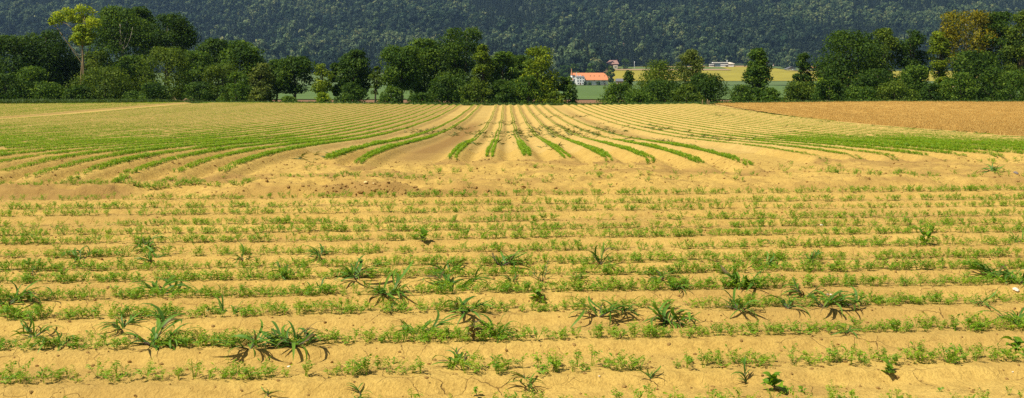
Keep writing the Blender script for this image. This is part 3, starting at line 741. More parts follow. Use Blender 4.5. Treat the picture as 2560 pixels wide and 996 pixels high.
# clearings round the buildings on the slope
for (cpx, cY, rx, ry) in ((1556, 1760, 9, 60), (1541, 1755, 6, 56), (1532, 1545, 26, 40), (1804, 1600, 40, 16), (673, 1880, 7, 7), (1930, 1610, 10, 20)):
    ok &= ~(((gx - at_px(cpx, cY)) / rx) ** 2 + ((gy - (cY - ry * 0.5)) / ry) ** 2 < 1)
gx, gy = gx[ok], gy[ok]
gz = base_z(gx, gy) - 0.6
con = fbm(gx * 0.006, gy * 0.008, 3, 5.0) + 0.07 * rng.normal(size=len(gx)) > 0.09
idx = np.where(con, 6 + (rng.random(len(gx)) < 0.5), rng.integers(0, 6, len(gx)))
stand = 1.5 * fbm(gx * 0.0042, gy * 0.012, 4, 21.0) + 0.10 * rng.normal(size=len(gx))
bro = idx < 6
idx = np.where(bro & (stand > 0.10), idx + 8, np.where(bro & (stand < -0.08), idx + 14, idx))
s = np.clip(np.exp(rng.normal(0.10, 0.36, len(gx))), 0.55, 2.1) * (0.95 + 0.9 * fbm(gx * 0.008, gy * 0.012, 3, 3.0))
s = s * np.where(gy < 1620, 1.15, 1.0)
scl = np.stack([s, s, s * rng.uniform(0.85, 1.5, len(gx))], 1)
rot = np.stack([np.zeros(len(gx)), np.zeros(len(gx)), rng.random(len(gx)) * 6.28], 1)
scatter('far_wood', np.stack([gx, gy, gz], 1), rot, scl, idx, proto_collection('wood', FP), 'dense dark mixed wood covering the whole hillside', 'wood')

# single far trees that can be told apart
def far_tree(name, label, px, base, top, width, Yd, mat, proto=0, group='single trees round the far farm', cat='tree'):
    X = at_px(px, Yd); gz = float(land_z(X, Yd)) - 0.2
    zt = CAM_H + (HZN - top) * Yd / F_PX
    h = max(2.0, zt - gz)
    rng = np.random.default_rng(int(px * 3 + top))
    root = tag(empty(name, (X, Yd, gz)), label, cat, group)
    (V, Fq, T), C, br = crown_data(rng, h * 0.12, h, width * 0.5 * Yd / F_PX, ['round', 'oval', 'bush', 'cone'][proto], 20, 900, 0.11 * h + 0.2, 0.3, 0.38)
    me = mesh_np('crown', V, Fq); add_attr(me, 'tint', T); mk('crown', me, M[mat], root)
    mb = MB(); trunk_data(rng, mb, h, 0.03 * h, C, br, 5); mb.build('trunk', M['bark'], root, True)
    return root
far_tree('broadleaf_tree', 'dark tree against the left end of the white farmhouse', 1412, 213, 165, 36, 1165, 'leaf_dark')
far_tree('broadleaf_tree', 'dark round tree behind the spire of the white farmhouse', 1437, 205, 160, 34, 1195, 'leaf_dark')
far_tree('broadleaf_tree', 'tree at the right end of the orange farmhouse roof', 1527, 208, 166, 25, 1152, 'leaf_olive', 1)
far_tree('broadleaf_tree', 'round pale tree right of the hipped-roof house', 1562, 169, 147, 24, 1490, 'leaf_mid', 0)
far_tree('broadleaf_tree', 'round tree behind the middle of the farmhouse roof', 1480, 190, 160, 34, 1205, 'leaf_mid')
far_tree('broadleaf_tree', 'tree left of the hipped-roof house', 1503, 190, 156, 30, 1290, 'leaf_dark')
far_tree('shrub', 'dark shrub before the left wall of the farmhouse', 1433, 211, 203, 14, 1137, 'leaf_dark', 2, cat='shrub')
far_tree('shrub', 'dark shrub at the corner of the white farmhouse block', 1463, 211, 204, 10, 1136, 'leaf_dark', 2, cat='shrub')
far_tree('shrub', 'low shrub left of centre before the farmhouse barn', 1474, 212, 206, 12, 1136, 'leaf_mid', 2, cat='shrub')
far_tree('shrub', 'round dark shrub before the middle of the farmhouse barn', 1495, 212, 204.5, 14, 1136, 'leaf_dark', 2, cat='shrub')
far_tree('shrub', 'shrub left of the modern white house', 1768, 168, 160, 12, 1556, 'leaf_mid', 2, cat='shrub')
far_tree('shrub', 'small shrub on the field edge right of the modern white house', 1863, 168, 158, 10, 1556, 'leaf_mid', 1, cat='shrub')
far_tree('shrub', 'shrub hugging the left wall of the hipped-roof house', 1519, 168, 160, 14, 1492, 'leaf_dark', 2, cat='shrub')
far_tree('broadleaf_tree', 'bushy tree by the distant red roof', 2043, 178, 162, 26, 1452, 'leaf_mid', 0)
rng = np.random.default_rng(31)
for i in range(9):
    px_ = 1240 + i * 8.2 + rng.uniform(-2, 2); Yd = 1915 + rng.uniform(-15, 15)
    X = at_px(px_, Yd); zt = float(base_z(X, Yd)) + 14
    far_tree('pale_tree', '%s from left of the short line of silvery pale trees high on the hill' % ['first', 'second', 'third', 'fourth', 'fifth', 'sixth', 'seventh', 'eighth', 'last'][i], px_, 0, HZN - (zt - CAM_H) * F_PX / Yd, 9, Yd, 'pale_leaf', 1, 'pale trees high on the hill')

# ------------------------------------------------------------------ far buildings
def gable(mb, x0, x1, y0, y1, ze, zr, hip0=0.0, hip1=0.0):
    """ridge along x"""
    ym = (y0 + y1) / 2
    V = [(x0, y0, ze), (x1, y0, ze), (x1, y1, ze), (x0, y1, ze), (x0 + hip0, ym, zr), (x1 - hip1, ym, zr)]
    V += [(p[0], p[1], p[2] - 0.35) for p in V[:4]]
    return mb.add(V, [(0, 1, 5, 4), (1, 2, 5), (2, 3, 4, 5), (3, 0, 4), (6, 7, 1, 0), (7, 8, 2, 1), (8, 9, 3, 2), (9, 6, 0, 3), (9, 8, 7, 6)])

def window(root, x, z, wd, ht, y, mat='glass', frame='shutter'):
    w_ = MB().box(x - wd / 2, x + wd / 2, y - 0.06, y + 0.1, z - ht / 2, z + ht / 2).build('window', M[mat], root)
    MB().box(x - wd * 0.85, x - wd * 0.52, y - 0.12, y + 0.05, z - ht / 2, z + ht / 2).build('shutter', M[frame], w_)
    MB().box(x + wd * 0.52, x + wd * 0.85, y - 0.12, y + 0.05, z - ht / 2, z + ht / 2).build('shutter', M[frame], w_)
    return w_

# white farmhouse with the long orange roof; x to the right, y away, metres
Yd = 1150.0; X = at_px(1461, Yd); gz = CAM_H + (HZN - 212.6) * Yd / F_PX
fh = tag(empty('farmhouse', (X, Yd, gz)), 'long white farmhouse with bright orange tiled roof and slim spire', 'farmhouse')
MB().box(0, 27.2, 1.6, 15, -2, 6.4).build('barn_wall', M['white'], fh)
MB().box(-13.0, 0.0, 1.2, 15.2, -2, 6.6).build('wall', M['white'], fh)
rf = gable(MB(), -13.3, 30.9, -0.9, 17.5, 5.7, 14.0, 0.5, 7.6).build('roof', M['tile'], fh)
for zx in (1025, 1200, 1425, 1675):
    xx = (zx - 745) * 0.02552; MB().box(xx - 0.3, xx + 0.3, 3.6, 5.0, 9.6, 10.9).build('roof_vent', M['wood'], rf)
bw = MB().box(-9.4, -0.02, -2.6, 2.0, -2, 8.7).build('house_front', M['white'], fh)
MB().add([(-9.7, -2.9, 8.65), (0.25, -2.9, 8.65), (0.25, 3.4, 8.65), (-9.7, 3.4, 8.65), (-8.9, -0.6, 10.2), (-0.5, -0.6, 10.2), (-0.5, 3.4, 10.2), (-8.9, 3.4, 10.2)],
         [(0, 1, 5, 4), (1, 2, 6, 5), (3, 0, 4, 7), (4, 5, 6, 7), (2, 3, 7, 6), (3, 2, 1, 0)]).build('slate_roof', M['slate'], fh)
for zx in (445, 560):
    xx = (zx - 745) * 0.02552; MB().box(xx - 0.55, xx + 0.55, -0.8, 3.5, 9.9, 11.3).build('dormer', M['white'], fh)
xx = (680 - 745) * 0.02552; MB().box(xx - 0.3, xx + 0.3, 0.4, 3.5, 10.0, 11.2).build('dormer', M['wood'], fh)
xx = (393 - 745) * 0.02552; ch = MB().box(xx - 0.42, xx + 0.42, 1.6, 2.6, 8.0, 14.6).build('chimney', M['cream'], fh)
MB().box(xx - 0.55, xx + 0.55, 1.45, 2.75, 14.6, 14.9).build('chimney_cap', M['tile'], ch)
for zx, zz, hh in ((450, 7.4, 1.2), (565, 7.4, 1.2), (685, 7.4, 1.2), (450, 4.6, 1.7), (565, 4.6, 1.7), (685, 4.6, 1.7), (470, 1.7, 1.5), (665, 1.7, 1.5)):
    window(fh, (zx - 745) * 0.02552, zz, 1.0, hh, -2.6)
MB().box((560 - 745) * 0.02552 - 0.8, (560 - 745) * 0.02552 + 0.8, -2.68, -2.5, -0.5, 2.6).build('door', M['wood'], fh)
gm = MB(); gm.box(-13.1, -9.42, -1.0, 1.5, -2, 8.6); gm.add([(-13.1, -1, 8.6), (-9.42, -1, 8.6), (-11.3, -1, 11.2), (-13.1, 1.5, 8.6), (-9.42, 1.5, 8.6), (-11.3, 1.5, 11.2)], [(0, 1, 2), (5, 4, 3), (1, 4, 5, 2), (0, 2, 5, 3)])
gm.build('gable_wall', M['white'], fh)
MB().add([(-13.5, -1.4, 8.5), (-11.3, -1.4, 11.55), (-9.2, -1.4, 8.5), (-13.5, 3.5, 8.5), (-11.3, 3.5, 11.55), (-9.2, 3.5, 8.5), (-11.3, -1.4, 11.25), (-11.3, 3.5, 11.25)], [(0, 1, 4, 3), (1, 2, 5, 4), (0, 6, 1), (6, 2, 1), (0, 3, 7, 6), (6, 7, 5, 2)]).build('gable_roof', M['slate'], fh)
window(fh, -11.9, 5.6, 1.2, 2.2, -1.0); window(fh, -11.4, 9.2, 0.6, 1.3, -1.0)
MB().box(-17.1, -13.4, -0.5, 5, -2, 5.6).build('annex', M['white'], fh)
mb = MB(); mb.tube([(-14.4, 3.2, -2), (-14.4, 3.2, 6), (-14.4, 3.2, 11.4)], [1.25, 1.25, 1.25], 12); tu = mb.build('turret', M['white'], fh, True)
mb = MB(); mb.tube([(-14.4, 3.2, 11.3), (-14.4, 3.2, 12.2), (-14.6, 3.2, 15.5), (-14.7, 3.2, 19.0)], [1.6, 1.15, 0.55, 0.05], 12); mb.build('spire', M['tile'], tu, True)
for zx, zz, wd, hh, mt in ((865, 4.9, 1.4, 1.0, 'glass'), (1195, 4.9, 1.5, 1.1, 'glass'), (1550, 4.7, 0.9, 0.9, 'glass'), (1410, 3.6, 1.8, 2.2, 'glass_blue'), (1640, 3.6, 3.0, 2.0, 'shutter'), (1050, 2.6, 1.6, 2.4, 'glass_blue'), (1665, 0.9, 2.3, 2.0, 'wood'), (1545, 1.0, 0.7, 1.8, 'wood'), (1280, 2.4, 1.2, 2.0, 'shutter'), (960, 3.4, 2.0, 1.6, 'shutter')):
    xx = (zx - 745) * 0.02552
    MB().box(xx - wd / 2, xx + wd / 2, 1.5, 1.7, zz - hh / 2, zz + hh / 2).build('barn_opening', M[mt], fh)
# garden wall
Xw = X; gw = MB().box(-10, 26, -9.0, -8.5, -1.6, 0.9).build('garden_wall', M['rock'], None, False, (X, Yd, gz - 0.7))
tag(gw, 'low stone garden wall along the meadow before the farmhouse', 'wall')

# orange shed
Yd = 1140.0; X = at_px(1550, Yd); gz = CAM_H + (HZN - 211.5) * Yd / F_PX
sh = tag(empty('shed', (X, Yd, gz)), 'small orange-walled shed with grey roof right of the farmhouse', 'shed')
MB().box(-4, 4.5, 0, 6, -1.5, 3.9).build('wall', M['orange_wood'], sh)
gable(MB(), -4.6, 5.1, -0.7, 6.7, 3.9, 6.6).build('roof', M['slate'], sh)
MB().box(-0.6, 1.2, -0.08, 0.1, -1, 1.9).build('door', M['white'], sh)
MB().box(-4.05, -3.0, -0.06, 0.1, -1, 2.0).build('pillar', M['white'], sh)

# hipped-roof house
Yd = 1495.0; X = at_px(1531.5, Yd); gz = CAM_H + (HZN - 168.7) * Yd / F_PX
hh_ = tag(empty('house', (X, Yd, gz)), 'house with big brownish-pink hipped roof at the edge of the wood', 'house')
MB().box(-8.6, 8.2, 0, 11, -2, 5.0).build('wall', M['wood'], hh_)
MB().box(0.8, 7.4, -1.2, 0.02, -2, 3.2).build('ground_floor_wall', M['cream'], hh_)
rf = gable(MB(), -10.2, 9.6, -1.6, 12.6, 5.0, 10.8, 6.4, 2.4).build('roof', M['tile_old'], hh_)
for xx in (-2.4, 1.4): MB().box(xx - 0.9, xx + 0.9, 0.2, 3.0, 6.9, 7.8).build('dormer', M['wood'], rf)
MB().box(6.6, 7.4, 4.4, 5.4, 9.4, 11.6).build('chimney', M['tile_old'], rf)
for xx in (-6, -3.4, -0.8): MB().box(xx - 0.5, xx + 0.5, -0.08, 0.1, 2.2, 3.8).build('window', M['glass'], hh_)
MB().box(2.6, 6.0, -1.28, -1.1, -0.5, 1.6).build('garage_door', M['slate'], hh_)

# modern flat-roofed house
Yd = 1560.0; X = at_px(1803, Yd); gz = CAM_H + (HZN - 167.4) * Yd / F_PX; q = 0.0931
mh = tag(empty('modern_house', (X, Yd, gz)), 'modern white flat-roofed house with blue glass front above the yellow field', 'house')
def mx(zx): return (zx - 560) * q
def mz(zy): return (386 - zy) * q
MB().box(mx(440), mx(672), 1, 9, -2, mz(326)).build('core', M['slate'], mh)
MB().box(mx(423), mx(674), -1.2, 10, mz(322), mz(308)).build('roof_slab', M['white'], mh)
for i in range(3):
    x0 = mx(455) + i * (mx(547) - mx(455)) / 3
    MB().box(x0 + 0.08, x0 + (mx(547) - mx(455)) / 3 - 0.08, 0.6, 1.2, -0.5, mz(328)).build('glass_pane', M['glass_blue'], mh)
MB().box(mx(548), mx(672), -0.8, 1.5, mz(357), mz(341)).build('balcony', M['white'], mh)
MB().box(mx(550), mx(634), -0.9, 1.4, -2, mz(368)).build('base_wall', M['white'], mh)
MB().box(mx(372), mx(436), 0, 8, -2, mz(364)).build('wing_wall', M['white'], mh)
MB().box(mx(366), mx(440), -0.8, 8.5, mz(352), mz(340)).build('wing_roof', M['white'], mh)
MB().box(mx(374), mx(436), 0.4, 7.5, mz(364), mz(352)).build('wing_window', M['glass'], mh)
MB().box(mx(674), mx(770), 0, 9, -2, mz(332)).build('annex_wall', M['white'], mh)
gable(MB(), mx(674) + 0.02, mx(790), -0.6, 9.6, mz(334), mz(310), 0.3, 6).build('annex_roof', M['cream'], mh)
MB().box(mx(690), mx(755), -0.08, 0.1, mz(362), mz(352)).build('window', M['glass'], mh)
c_ = MB(); c_.tube([(mx(668), 4, mz(312)), (mx(668), 4, mz(286)), (mx(668), 4, mz(270))], [0.5, 0.5, 0.8], 8); c_.build('chimney', M['metal'], mh, True)

# white house half hidden by the cone-shaped tree
Yd = 1575.0; X = at_px(1926, Yd); gz = CAM_H + (HZN - 168) * Yd / F_PX
o = tag(empty('house', (X, Yd, gz)), 'white box-shaped house peeping out right of the cone-shaped tree', 'house')
MB().box(-7, 4.8, 0, 8, -3, 6.2).build('wall', M['white'], o)
MB().box(-7.5, 5.4, -0.8, 8.6, 6.2, 6.9).build('roof', M['tile'], o)
MB().box(4.82, 5.5, -0.5, 8, -2, 6.2).build('side_wall', M['orange_wood'], o)
for zz in (2.0, 4.4): MB().box(-5, 2.0, -0.06, 0.1, zz - 0.5, zz + 0.5).build('window', M['glass_blue'], o)
# chalet
Yd = 1462.0; X = at_px(1978, Yd); gz = CAM_H + (HZN - 177.8) * Yd / F_PX
o = tag(empty('chalet', (X, Yd, gz)), 'small white chalet with wide dark low-pitched roof', 'chalet')
MB().box(-6.2, 6.8, 0, 10, -2, 3.2).build('wall', M['white'], o)
MB().add([(-6.2, 0, 3.2), (6.8, 0, 3.2), (0.3, 0, 6.0)], [(0, 1, 2)]).build('gable', M['wood'], o)
MB().add([(-8.2, -1.2, 2.7), (0.3, -1.2, 6.4), (8.8, -1.2, 2.7), (-8.2, 11, 2.7), (0.3, 11, 6.4), (8.8, 11, 2.7), (-8.2, -1.2, 2.3), (0.3, -1.2, 6.0), (8.8, -1.2, 2.3)], [(0, 1, 4, 3), (1, 2, 5, 4), (0, 6, 7, 1), (1, 7, 8, 2)]).build('roof', M['slate'], o)
for xx in (-3.6, 0.4, 4.0): MB().box(xx - 0.7, xx + 0.7, -0.07, 0.1, 0.4, 2.0).build('window', M['glass'], o)
MB().box(-1.6, 2.2, -0.09, 0.1, 3.3, 4.3).build('balcony', M['wood'], o)
# red roof
Yd = 1475.0; X = at_px(2036, Yd); gz = CAM_H + (HZN - 173.5) * Yd / F_PX
o = tag(empty('house', (X, Yd, gz)), 'tiny house with red roof between the cone-shaped tree and the great dark tree', 'house')
MB().box(-3, 3, 0, 6, -2, 2.2).build('wall', M['white'], o)
gable(MB(), -3.6, 3.6, -0.6, 6.6, 2.2, 4.6).build('roof', M['tile'], o)
MB().box(-0.5, 0.5, -0.06, 0.1, 0.2, 1.4).build('window', M['glass'], o)
# dark house
Yd = 1440.0; X = at_px(2062, Yd); gz = CAM_H + (HZN - 180) * Yd / F_PX
o = tag(empty('house', (X, Yd, gz)), 'dark slate-roofed house at the left rim of the great dark tree', 'house')
MB().box(-5, 5, 0, 8, -2, 2.4).build('wall', M['shutter'], o)
gable(MB(), -6, 6, -1, 9, 2.4, 6.0).build('roof', M['slate'], o)
MB().box(-1.0, 1.0, -0.06, 0.1, 0.3, 1.6).build('window', M['glass'], o)
# house and small tower in the wood
Yd = 1760.0; X = at_px(1556, Yd); gz = CAM_H + (HZN - 122) * Yd / F_PX
o = tag(empty('house', (X, Yd, gz)), 'house with pinkish roof and white wall deep in the wood', 'house')
MB().box(-2.8, 2.9, 0, 6, -14, 4.4).build('wall', M['white'], o)
gable(MB(), -3.3, 3.4, -0.9, 7, 4.4, 9.8).build('roof', M['tile_old'], o)
MB().box(-0.7, 0.7, -0.06, 0.1, 1.4, 3.0).build('window', M['glass'], o)
X = at_px(1541, Yd); 
o = tag(empty('garden_pavilion', (X, Yd, gz)), 'small cream pavilion with pointed roof left of the house in the wood', 'pavilion')
MB().box(-1.5, 1.3, 0, 3, -14, 2.8).build('wall', M['cream'], o)
MB().add([(-1.9, -0.4, 2.8), (1.7, -0.4, 2.8), (1.7, 3.4, 2.8), (-1.9, 3.4, 2.8), (-0.1, 1.5, 6.6)], [(0, 1, 4), (1, 2, 4), (2, 3, 4), (3, 0, 4), (3, 2, 1, 0)]).build('roof', M['tile_old'], o)
# pale rock outcrop high in the wood
Yd = 1890.0; X = at_px(673, Yd); gz = CAM_H + (HZN - 80) * Yd / F_PX
rng = np.random.default_rng(8)
mb = MB()
for (cx_, r_, h_) in ((-4.8, 1.3, 3.0), (-2.2, 1.2, 2.4), (0.6, 1.0, 1.6), (3.2, 1.5, 3.8)):
    pts = [(cx_ + rng.uniform(-.5, .5), rng.uniform(-.5, .5), -12 + (h_ + 12) * k / 4) for k in range(5)]
    mb.tube(pts, [r_ * 1.3, r_ * 1.1, r_ * rng.uniform(.8, 1.1), r_ * .8, r_ * .35], 8)
o = mb.build('rock_outcrop', M['rock'], None, False, (X, Yd, gz))
tag(o, 'pale limestone outcrop high in the wood at upper left', 'rock')
# masts
for px_, py0, py1, Yd, lb in ((1586, 169.5, 153.5, 1500, 'white mast at the wood edge right of the round pale tree'), (1482.5, 170, 156, 1300, 'thin pale mast among the trees above the farmhouse roof')):
    X = at_px(px_, Yd); z0 = CAM_H + (HZN - py0) * Yd / F_PX; hgt = (py0 - py1) * Yd / F_PX
    mb = MB(); mb.tube([(0, 0, -6), (0, 0, hgt * 0.5), (0, 0, hgt)], [0.42, 0.36, 0.28], 8)
    rt = tag(empty('mast', (X, Yd, z0)), lb, 'mast'); mb.build('pole', M['metal'], rt, True)
    MB().box(-0.8, 0.8, -0.15, 0.15, hgt * 0.93, hgt * 0.96).build('crossarm', M['metal'], rt)

# ------------------------------------------------------------------ carrot plants
def carrot_mesh(seed, nf=6, h=0.10, spread=0.5, leaflets=9, ls=0.0165):
    rng = np.random.default_rng(seed)
    P, N, U, L, W, T = [], [], [], [], [], []
    Vst, Fst, Tst = [], [], []
    for i in range(nf):
        a = rng.random() * 6.283; tilt = spread * (0.25 + 0.85 * rng.random()); hh = h * (0.6 + 0.5 * rng.random())
        d = np.array([math.cos(a) * math.sin(tilt), math.sin(a) * math.sin(tilt), math.cos(tilt)])
        side = np.array([-math.sin(a), math.cos(a), 0]); out = np.array([math.cos(a), math.sin(a), 0])
        b0 = rng.normal(0, 0.003, 3); b0[2] = -0.008
        tip = b0 + d * hh
        wv = 0.0016
        k = len(Vst); Vst += [b0 - side * wv, b0 + side * wv, tip + side * wv * 0.6, tip - side * wv * 0.6]; Fst.append((k, k + 1, k + 2, k + 3)); Tst += [0.6] * 4
        ft = rng.uniform(0.35, 0.8)
        for j in range(leaflets):
            u = 0.58 + 0.5 * j / (leaflets - 1); sgn = 1 if j % 2 else -1
            droop = max(0, u - 0.75) * 0.5
            p = b0 + d * hh * u + out * droop * hh * 0.8 - np.array([0, 0, droop * hh * 0.4])
            sp = ls * (0.9 if j < leaflets - 1 else 0.2) * (1.15 - 0.5 * abs(u - 0.75) / 0.35)
            dirn = side * sgn * 0.9 + d * 0.5 + rng.normal(0, 0.25, 3)
            P.append(p + dirn * sp * 0.6); U.append(dirn); N.append(np.array([0, 0, 1.0]) + out * 0.4 + rng.normal(0, 0.35, 3))
            L.append(ls * rng.uniform(0.9, 1.5)); W.append(ls * rng.uniform(0.35, 0.6)); T.append(np.clip(ft + rng.normal(0, 0.12), 0, 1))
    V, Fq, TT = leaf_quads(np.array(P), unit(np.array(N)), np.array(U), np.array(L), np.array(W), np.array(T))
    Fst = np.array(Fst) + len(V)
    me = mesh_np('carrot_plant', np.vstack([V, np.array(Vst)]), np.vstack([Fq, Fst])); add_attr(me, 'tint', np.concatenate([TT, Tst]))
    me.materials.append(M['carrot']); return me

def clump_mesh(seed, n=40, lx=0.055, ly=0.15, h=0.075, ls=0.027):
    """a short length of dense row, plants standing shoulder to shoulder"""
    rng = np.random.default_rng(seed)
    x = rng.normal(0, lx * 0.32, n); y = rng.uniform(-ly / 2, ly / 2, n); z = h * (0.25 + 0.75 * rng.random(n) ** 0.6) * (1 - 0.5 * (np.abs(x) / lx) ** 2)
    N = unit(np.stack([x * 5, rng.normal(0, 0.3, n), np.ones(n)], 1) + rng.normal(0, 0.45, (n, 3)))
    U = rng.normal(size=(n, 3)); s = ls * rng.uniform(0.6, 1.3, n)
    V, Fq, T = leaf_quads(np.stack([x, y, z], 1), N, U, s, s * 0.55, np.clip(rng.normal(0.35 + 0.3 * z / h, 0.15, n), 0, 1))
    k = 10; xs_ = rng.normal(0, lx * 0.2, k); ys_ = rng.uniform(-ly / 2, ly / 2, k); base = len(V)
    Vs_ = np.empty((k, 4, 3)); 
    Vs_[:, 0] = np.stack([xs_ - 0.003, ys_, np.full(k, -0.01)], 1); Vs_[:, 1] = np.stack([xs_ + 0.003, ys_, np.full(k, -0.01)], 1)
    Vs_[:, 2] = np.stack([xs_ + 0.012, ys_, np.full(k, h * 0.7)], 1); Vs_[:, 3] = np.stack([xs_ + 0.008, ys_, np.full(k, h * 0.7)], 1)
    me = mesh_np('carrot_clump', np.vstack([V, Vs_.reshape(-1, 3)]), np.vstack([Fq, np.arange(k * 4).reshape(k, 4) + base]))
    add_attr(me, 'tint', np.concatenate([T, np.full(k * 4, 0.4)])); me.materials.append(M['carrot']); return me

CP = [carrot_mesh(200 + i, 4 + i % 4, 0.085 + 0.012 * (i % 3), 0.45 + 0.12 * (i % 4)) for i in range(8)]
CC = [clump_mesh(300 + i) for i in range(5)]

# headland rows: positions of single plants
rng = np.random.default_rng(21)
pts_head = []     # (row, x, y, scale)
DENS = {4: 0.5, 5: 0.95, 6: 0.75, 7: 0.95, 8: 1.0, 9: 0.85, 10: 0.68, 11: 0.68, 12: 0.58, 13: 0.6, 14: 0.52, 15: 0.52, 16: 0.48, 3: 0.25}
for r in range(3, len(HEAD_ROWS)):
    Yk = HEAD_ROWS[r]; half = 0.56 * Yk + 1.2
    for line in (-0.045, 0.045):
        x = -half
        while x < half:
            x += rng.exponential(0.026) + 0.012
            dn = DENS[r] * (1.05 + 1.3 * float(fbm(x * 1.3 + r * 13.7, r * 7.3, 3, line * 9))) 
            gap = float(fbm(x * 0.45 + r * 5.1, r * 3.7, 2, 2.0))
            if gap < -0.21: dn *= 0.25
            if rng.random() < dn:
                pts_head.append((r, x + rng.normal(0, 0.006), Yk + TILT * x + line + rng.normal(0, 0.008), 0.70 + 0.5 * rng.random() + 0.7 * float(fbm(x * 0.8, r * 4.4, 2, 5.0))))
# broken extra rows further back on the headland
for (Yk, x0, x1, dn, rr) in ((16.55, -11, -4.2, 1.0, 17), (17.25, -4.0, -1.1, 0.5, 17), (17.05, 5.4, 7.6, 0.7, 17), (16.7, 7.6, 11, 0.35, 17), (17.2, 1.0, 4.5, 0.12, 17), (16.5, -3.6, 9, 0.05, 17)):
    for line in (-0.06, 0.0, 0.06):
        x = x0
        while x < x1:
            x += rng.exponential(0.035) + 0.014
            if rng.random() < dn * (0.7 + 1.4 * float(fbm(x * 1.5, Yk * 3, 3, 1.0))):
                pts_head.append((rr, x, Yk + TILT * x + line + rng.normal(0, 0.03), 0.8 + 0.5 * rng.random()))
# stray seedlings on the broken ground
for _ in range(500):
    x = rng.uniform(-10, 11); y = rng.uniform(15.9, 20)
    if y < row_end(x) - 0.1 and float(fbm(x * 0.7, y * 1.2, 3, 3.7)) > 0.08: pts_head.append((18, x, y, 0.7 + 0.6 * rng.random()))
ph = np.array([(r, x, y, s) for (r, x, y, s) in pts_head])
gz = ground_z(ph[:, 1], ph[:, 2])
# the ~300 nearest plants in view stand as single objects
pxs = VPX + F_PX * ph[:, 1] / ph[:, 2]; pys = HZN + F_PX * (CAM_H - gz) / ph[:, 2]
vis = (pxs > 4) & (pxs < 2556) & (pys < 1000)
cand = np.where(vis & (ph[:, 0] >= 4))[0]
cand = cand[np.lexsort((ph[cand, 2] - TILT * ph[cand, 1],))][:300]
single = np.zeros(len(ph), bool); single[cand] = True
ROWN = {4: 'the sparse front crop row', 5: 'the second crop row from the front', 6: 'the third crop row from the front', 7: 'the fourth crop row from the front'}
PART = ['%s tenth from left' % t_ for t_ in ('first', 'second', 'third', 'fourth', 'fifth', 'sixth', 'seventh', 'eighth', 'ninth', 'last')]
for i in cand:
    r, x, y, s_ = ph[i]; fi = int(np.clip(pxs[i] / 256, 0, 9)); ad = 'tall' if s_ > 1.04 else ('short' if s_ < 0.86 else 'middling')
    o = mk('carrot_seedling', CP[i % 8], None, None, (x, y, float(gz[i]) - 0.004))
    o.rotation_euler = (rng.normal(0, 0.12), rng.normal(0, 0.12), rng.random() * 6.28); o.scale = (s_, s_, s_)
    tag(o, '%s feathery carrot seedling in %s, %s' % (ad, ROWN.get(int(r), 'a front crop row'), PART[fi]), 'seedling', 'carrot seedlings of the front rows')
rest = np.where(~single)[0]
n = len(rest); sc_ = ph[rest, 3]
scatter('carrot_plants', np.stack([ph[rest, 1], ph[rest, 2], gz[rest] - 0.004], 1),
        np.stack([rng.normal(0, 0.12, n), rng.normal(0, 0.12, n), rng.random(n) * 6.28], 1), np.stack([sc_, sc_, sc_], 1),
        rng.integers(0, 8, n), proto_collection('carrots', CP), 'feathery carrot plants in crosswise rows over the headland', 'carrots')

# long rows running away to the crest
P, RO, S_ = [], [], []
rng = np.random.default_rng(22)
for X0 in ROWS_X:
    e = float(row_end(X0)) + rng.uniform(-0.35, 0.35)
    y = e
    rv = rng.uniform(0.85, 1.15)
    while y < 107.5:
        y += (0.085 + 0.0016 * (y - 16)) * (0.8 + 0.4 * rng.random())
        if abs(X0) > 0.60 * y + 3: continue
        if X0 > field_edge_x(y) - 0.3: continue
        xw = X0 + 0.05 * float(fbm(y * 0.5, X0, 2, 8.0)) - 0.16 * float(fbm(y * 0.12, X0 * 0.02, 2, 4.0))
        if X0 < -4:   v = 0.86 - 0.36 * float(sstep(24, 90, y)) - 0.24 * float(sstep(6, 17, -X0)) * float(1 - sstep(60, 80, y))
        elif X0 < -2: v = 0.9 - 0.45 * float(sstep(26, 50, y))
        elif X0 < 4.6: v = 0.95 - 0.70 * float(sstep(25, 36, y))
        else:
            v = 0.36 + 0.62 * float(sstep(7.4, 9.0, X0) * (1 - sstep(12.5, 15.5, X0))) * float(1 - sstep(23, 44, y + 9 * float(fbm(X0 * 0.9, y * 0.1, 2, 3.0)))) + 0.10 * float(1 - sstep(30, 45, y))
            if X0 < 7: v *= 0.8
        nz = float(fbm(X0 * 2.7, y * 0.35, 3, 1.0)); v = max(v * rv * (1 + 1.3 * nz * (1 - 0.55 * float(sstep(40, 75, y)))), 0.22)
        gapn = float(fbm(X0 * 5.3 + 40, y * 0.9, 2, 6.0))
        if gapn < -0.17 - 0.12 * v - 0.10 * float(sstep(35, 70, y)): continue
        if y < e + 1.2 and rng.random() < 0.45: continue
        for ln in (-0.055, 0.055):
            if rng.random() < min(0.98, 0.68 + 0.5 * v):
                P.append((xw + ln + rng.normal(0, 0.008), y + rng.normal(0, 0.02), 0))
                sx = 0.36 + 0.75 * max(0.1, v) * rng.uniform(0.75, 1.2); S_.append((sx * 0.85, (0.9 + 0.008 * y), max(0.25, 0.15 + 0.85 * v) * rng.uniform(0.75, 1.2)))
P = np.array(P); P[:, 2] = ground_z(P[:, 0], P[:, 1]) - 0.005; n = len(P)
flip = rng.integers(0, 2, n) * math.pi
scatter('carrot_rows', P, np.stack([np.zeros(n), np.zeros(n), flip + rng.normal(0, 0.1, n)], 1), np.array(S_), rng.integers(0, 5, n),
        proto_collection('carrot_clumps', CC), 'long twin rows of carrots running away to the crest of the field', 'carrots')

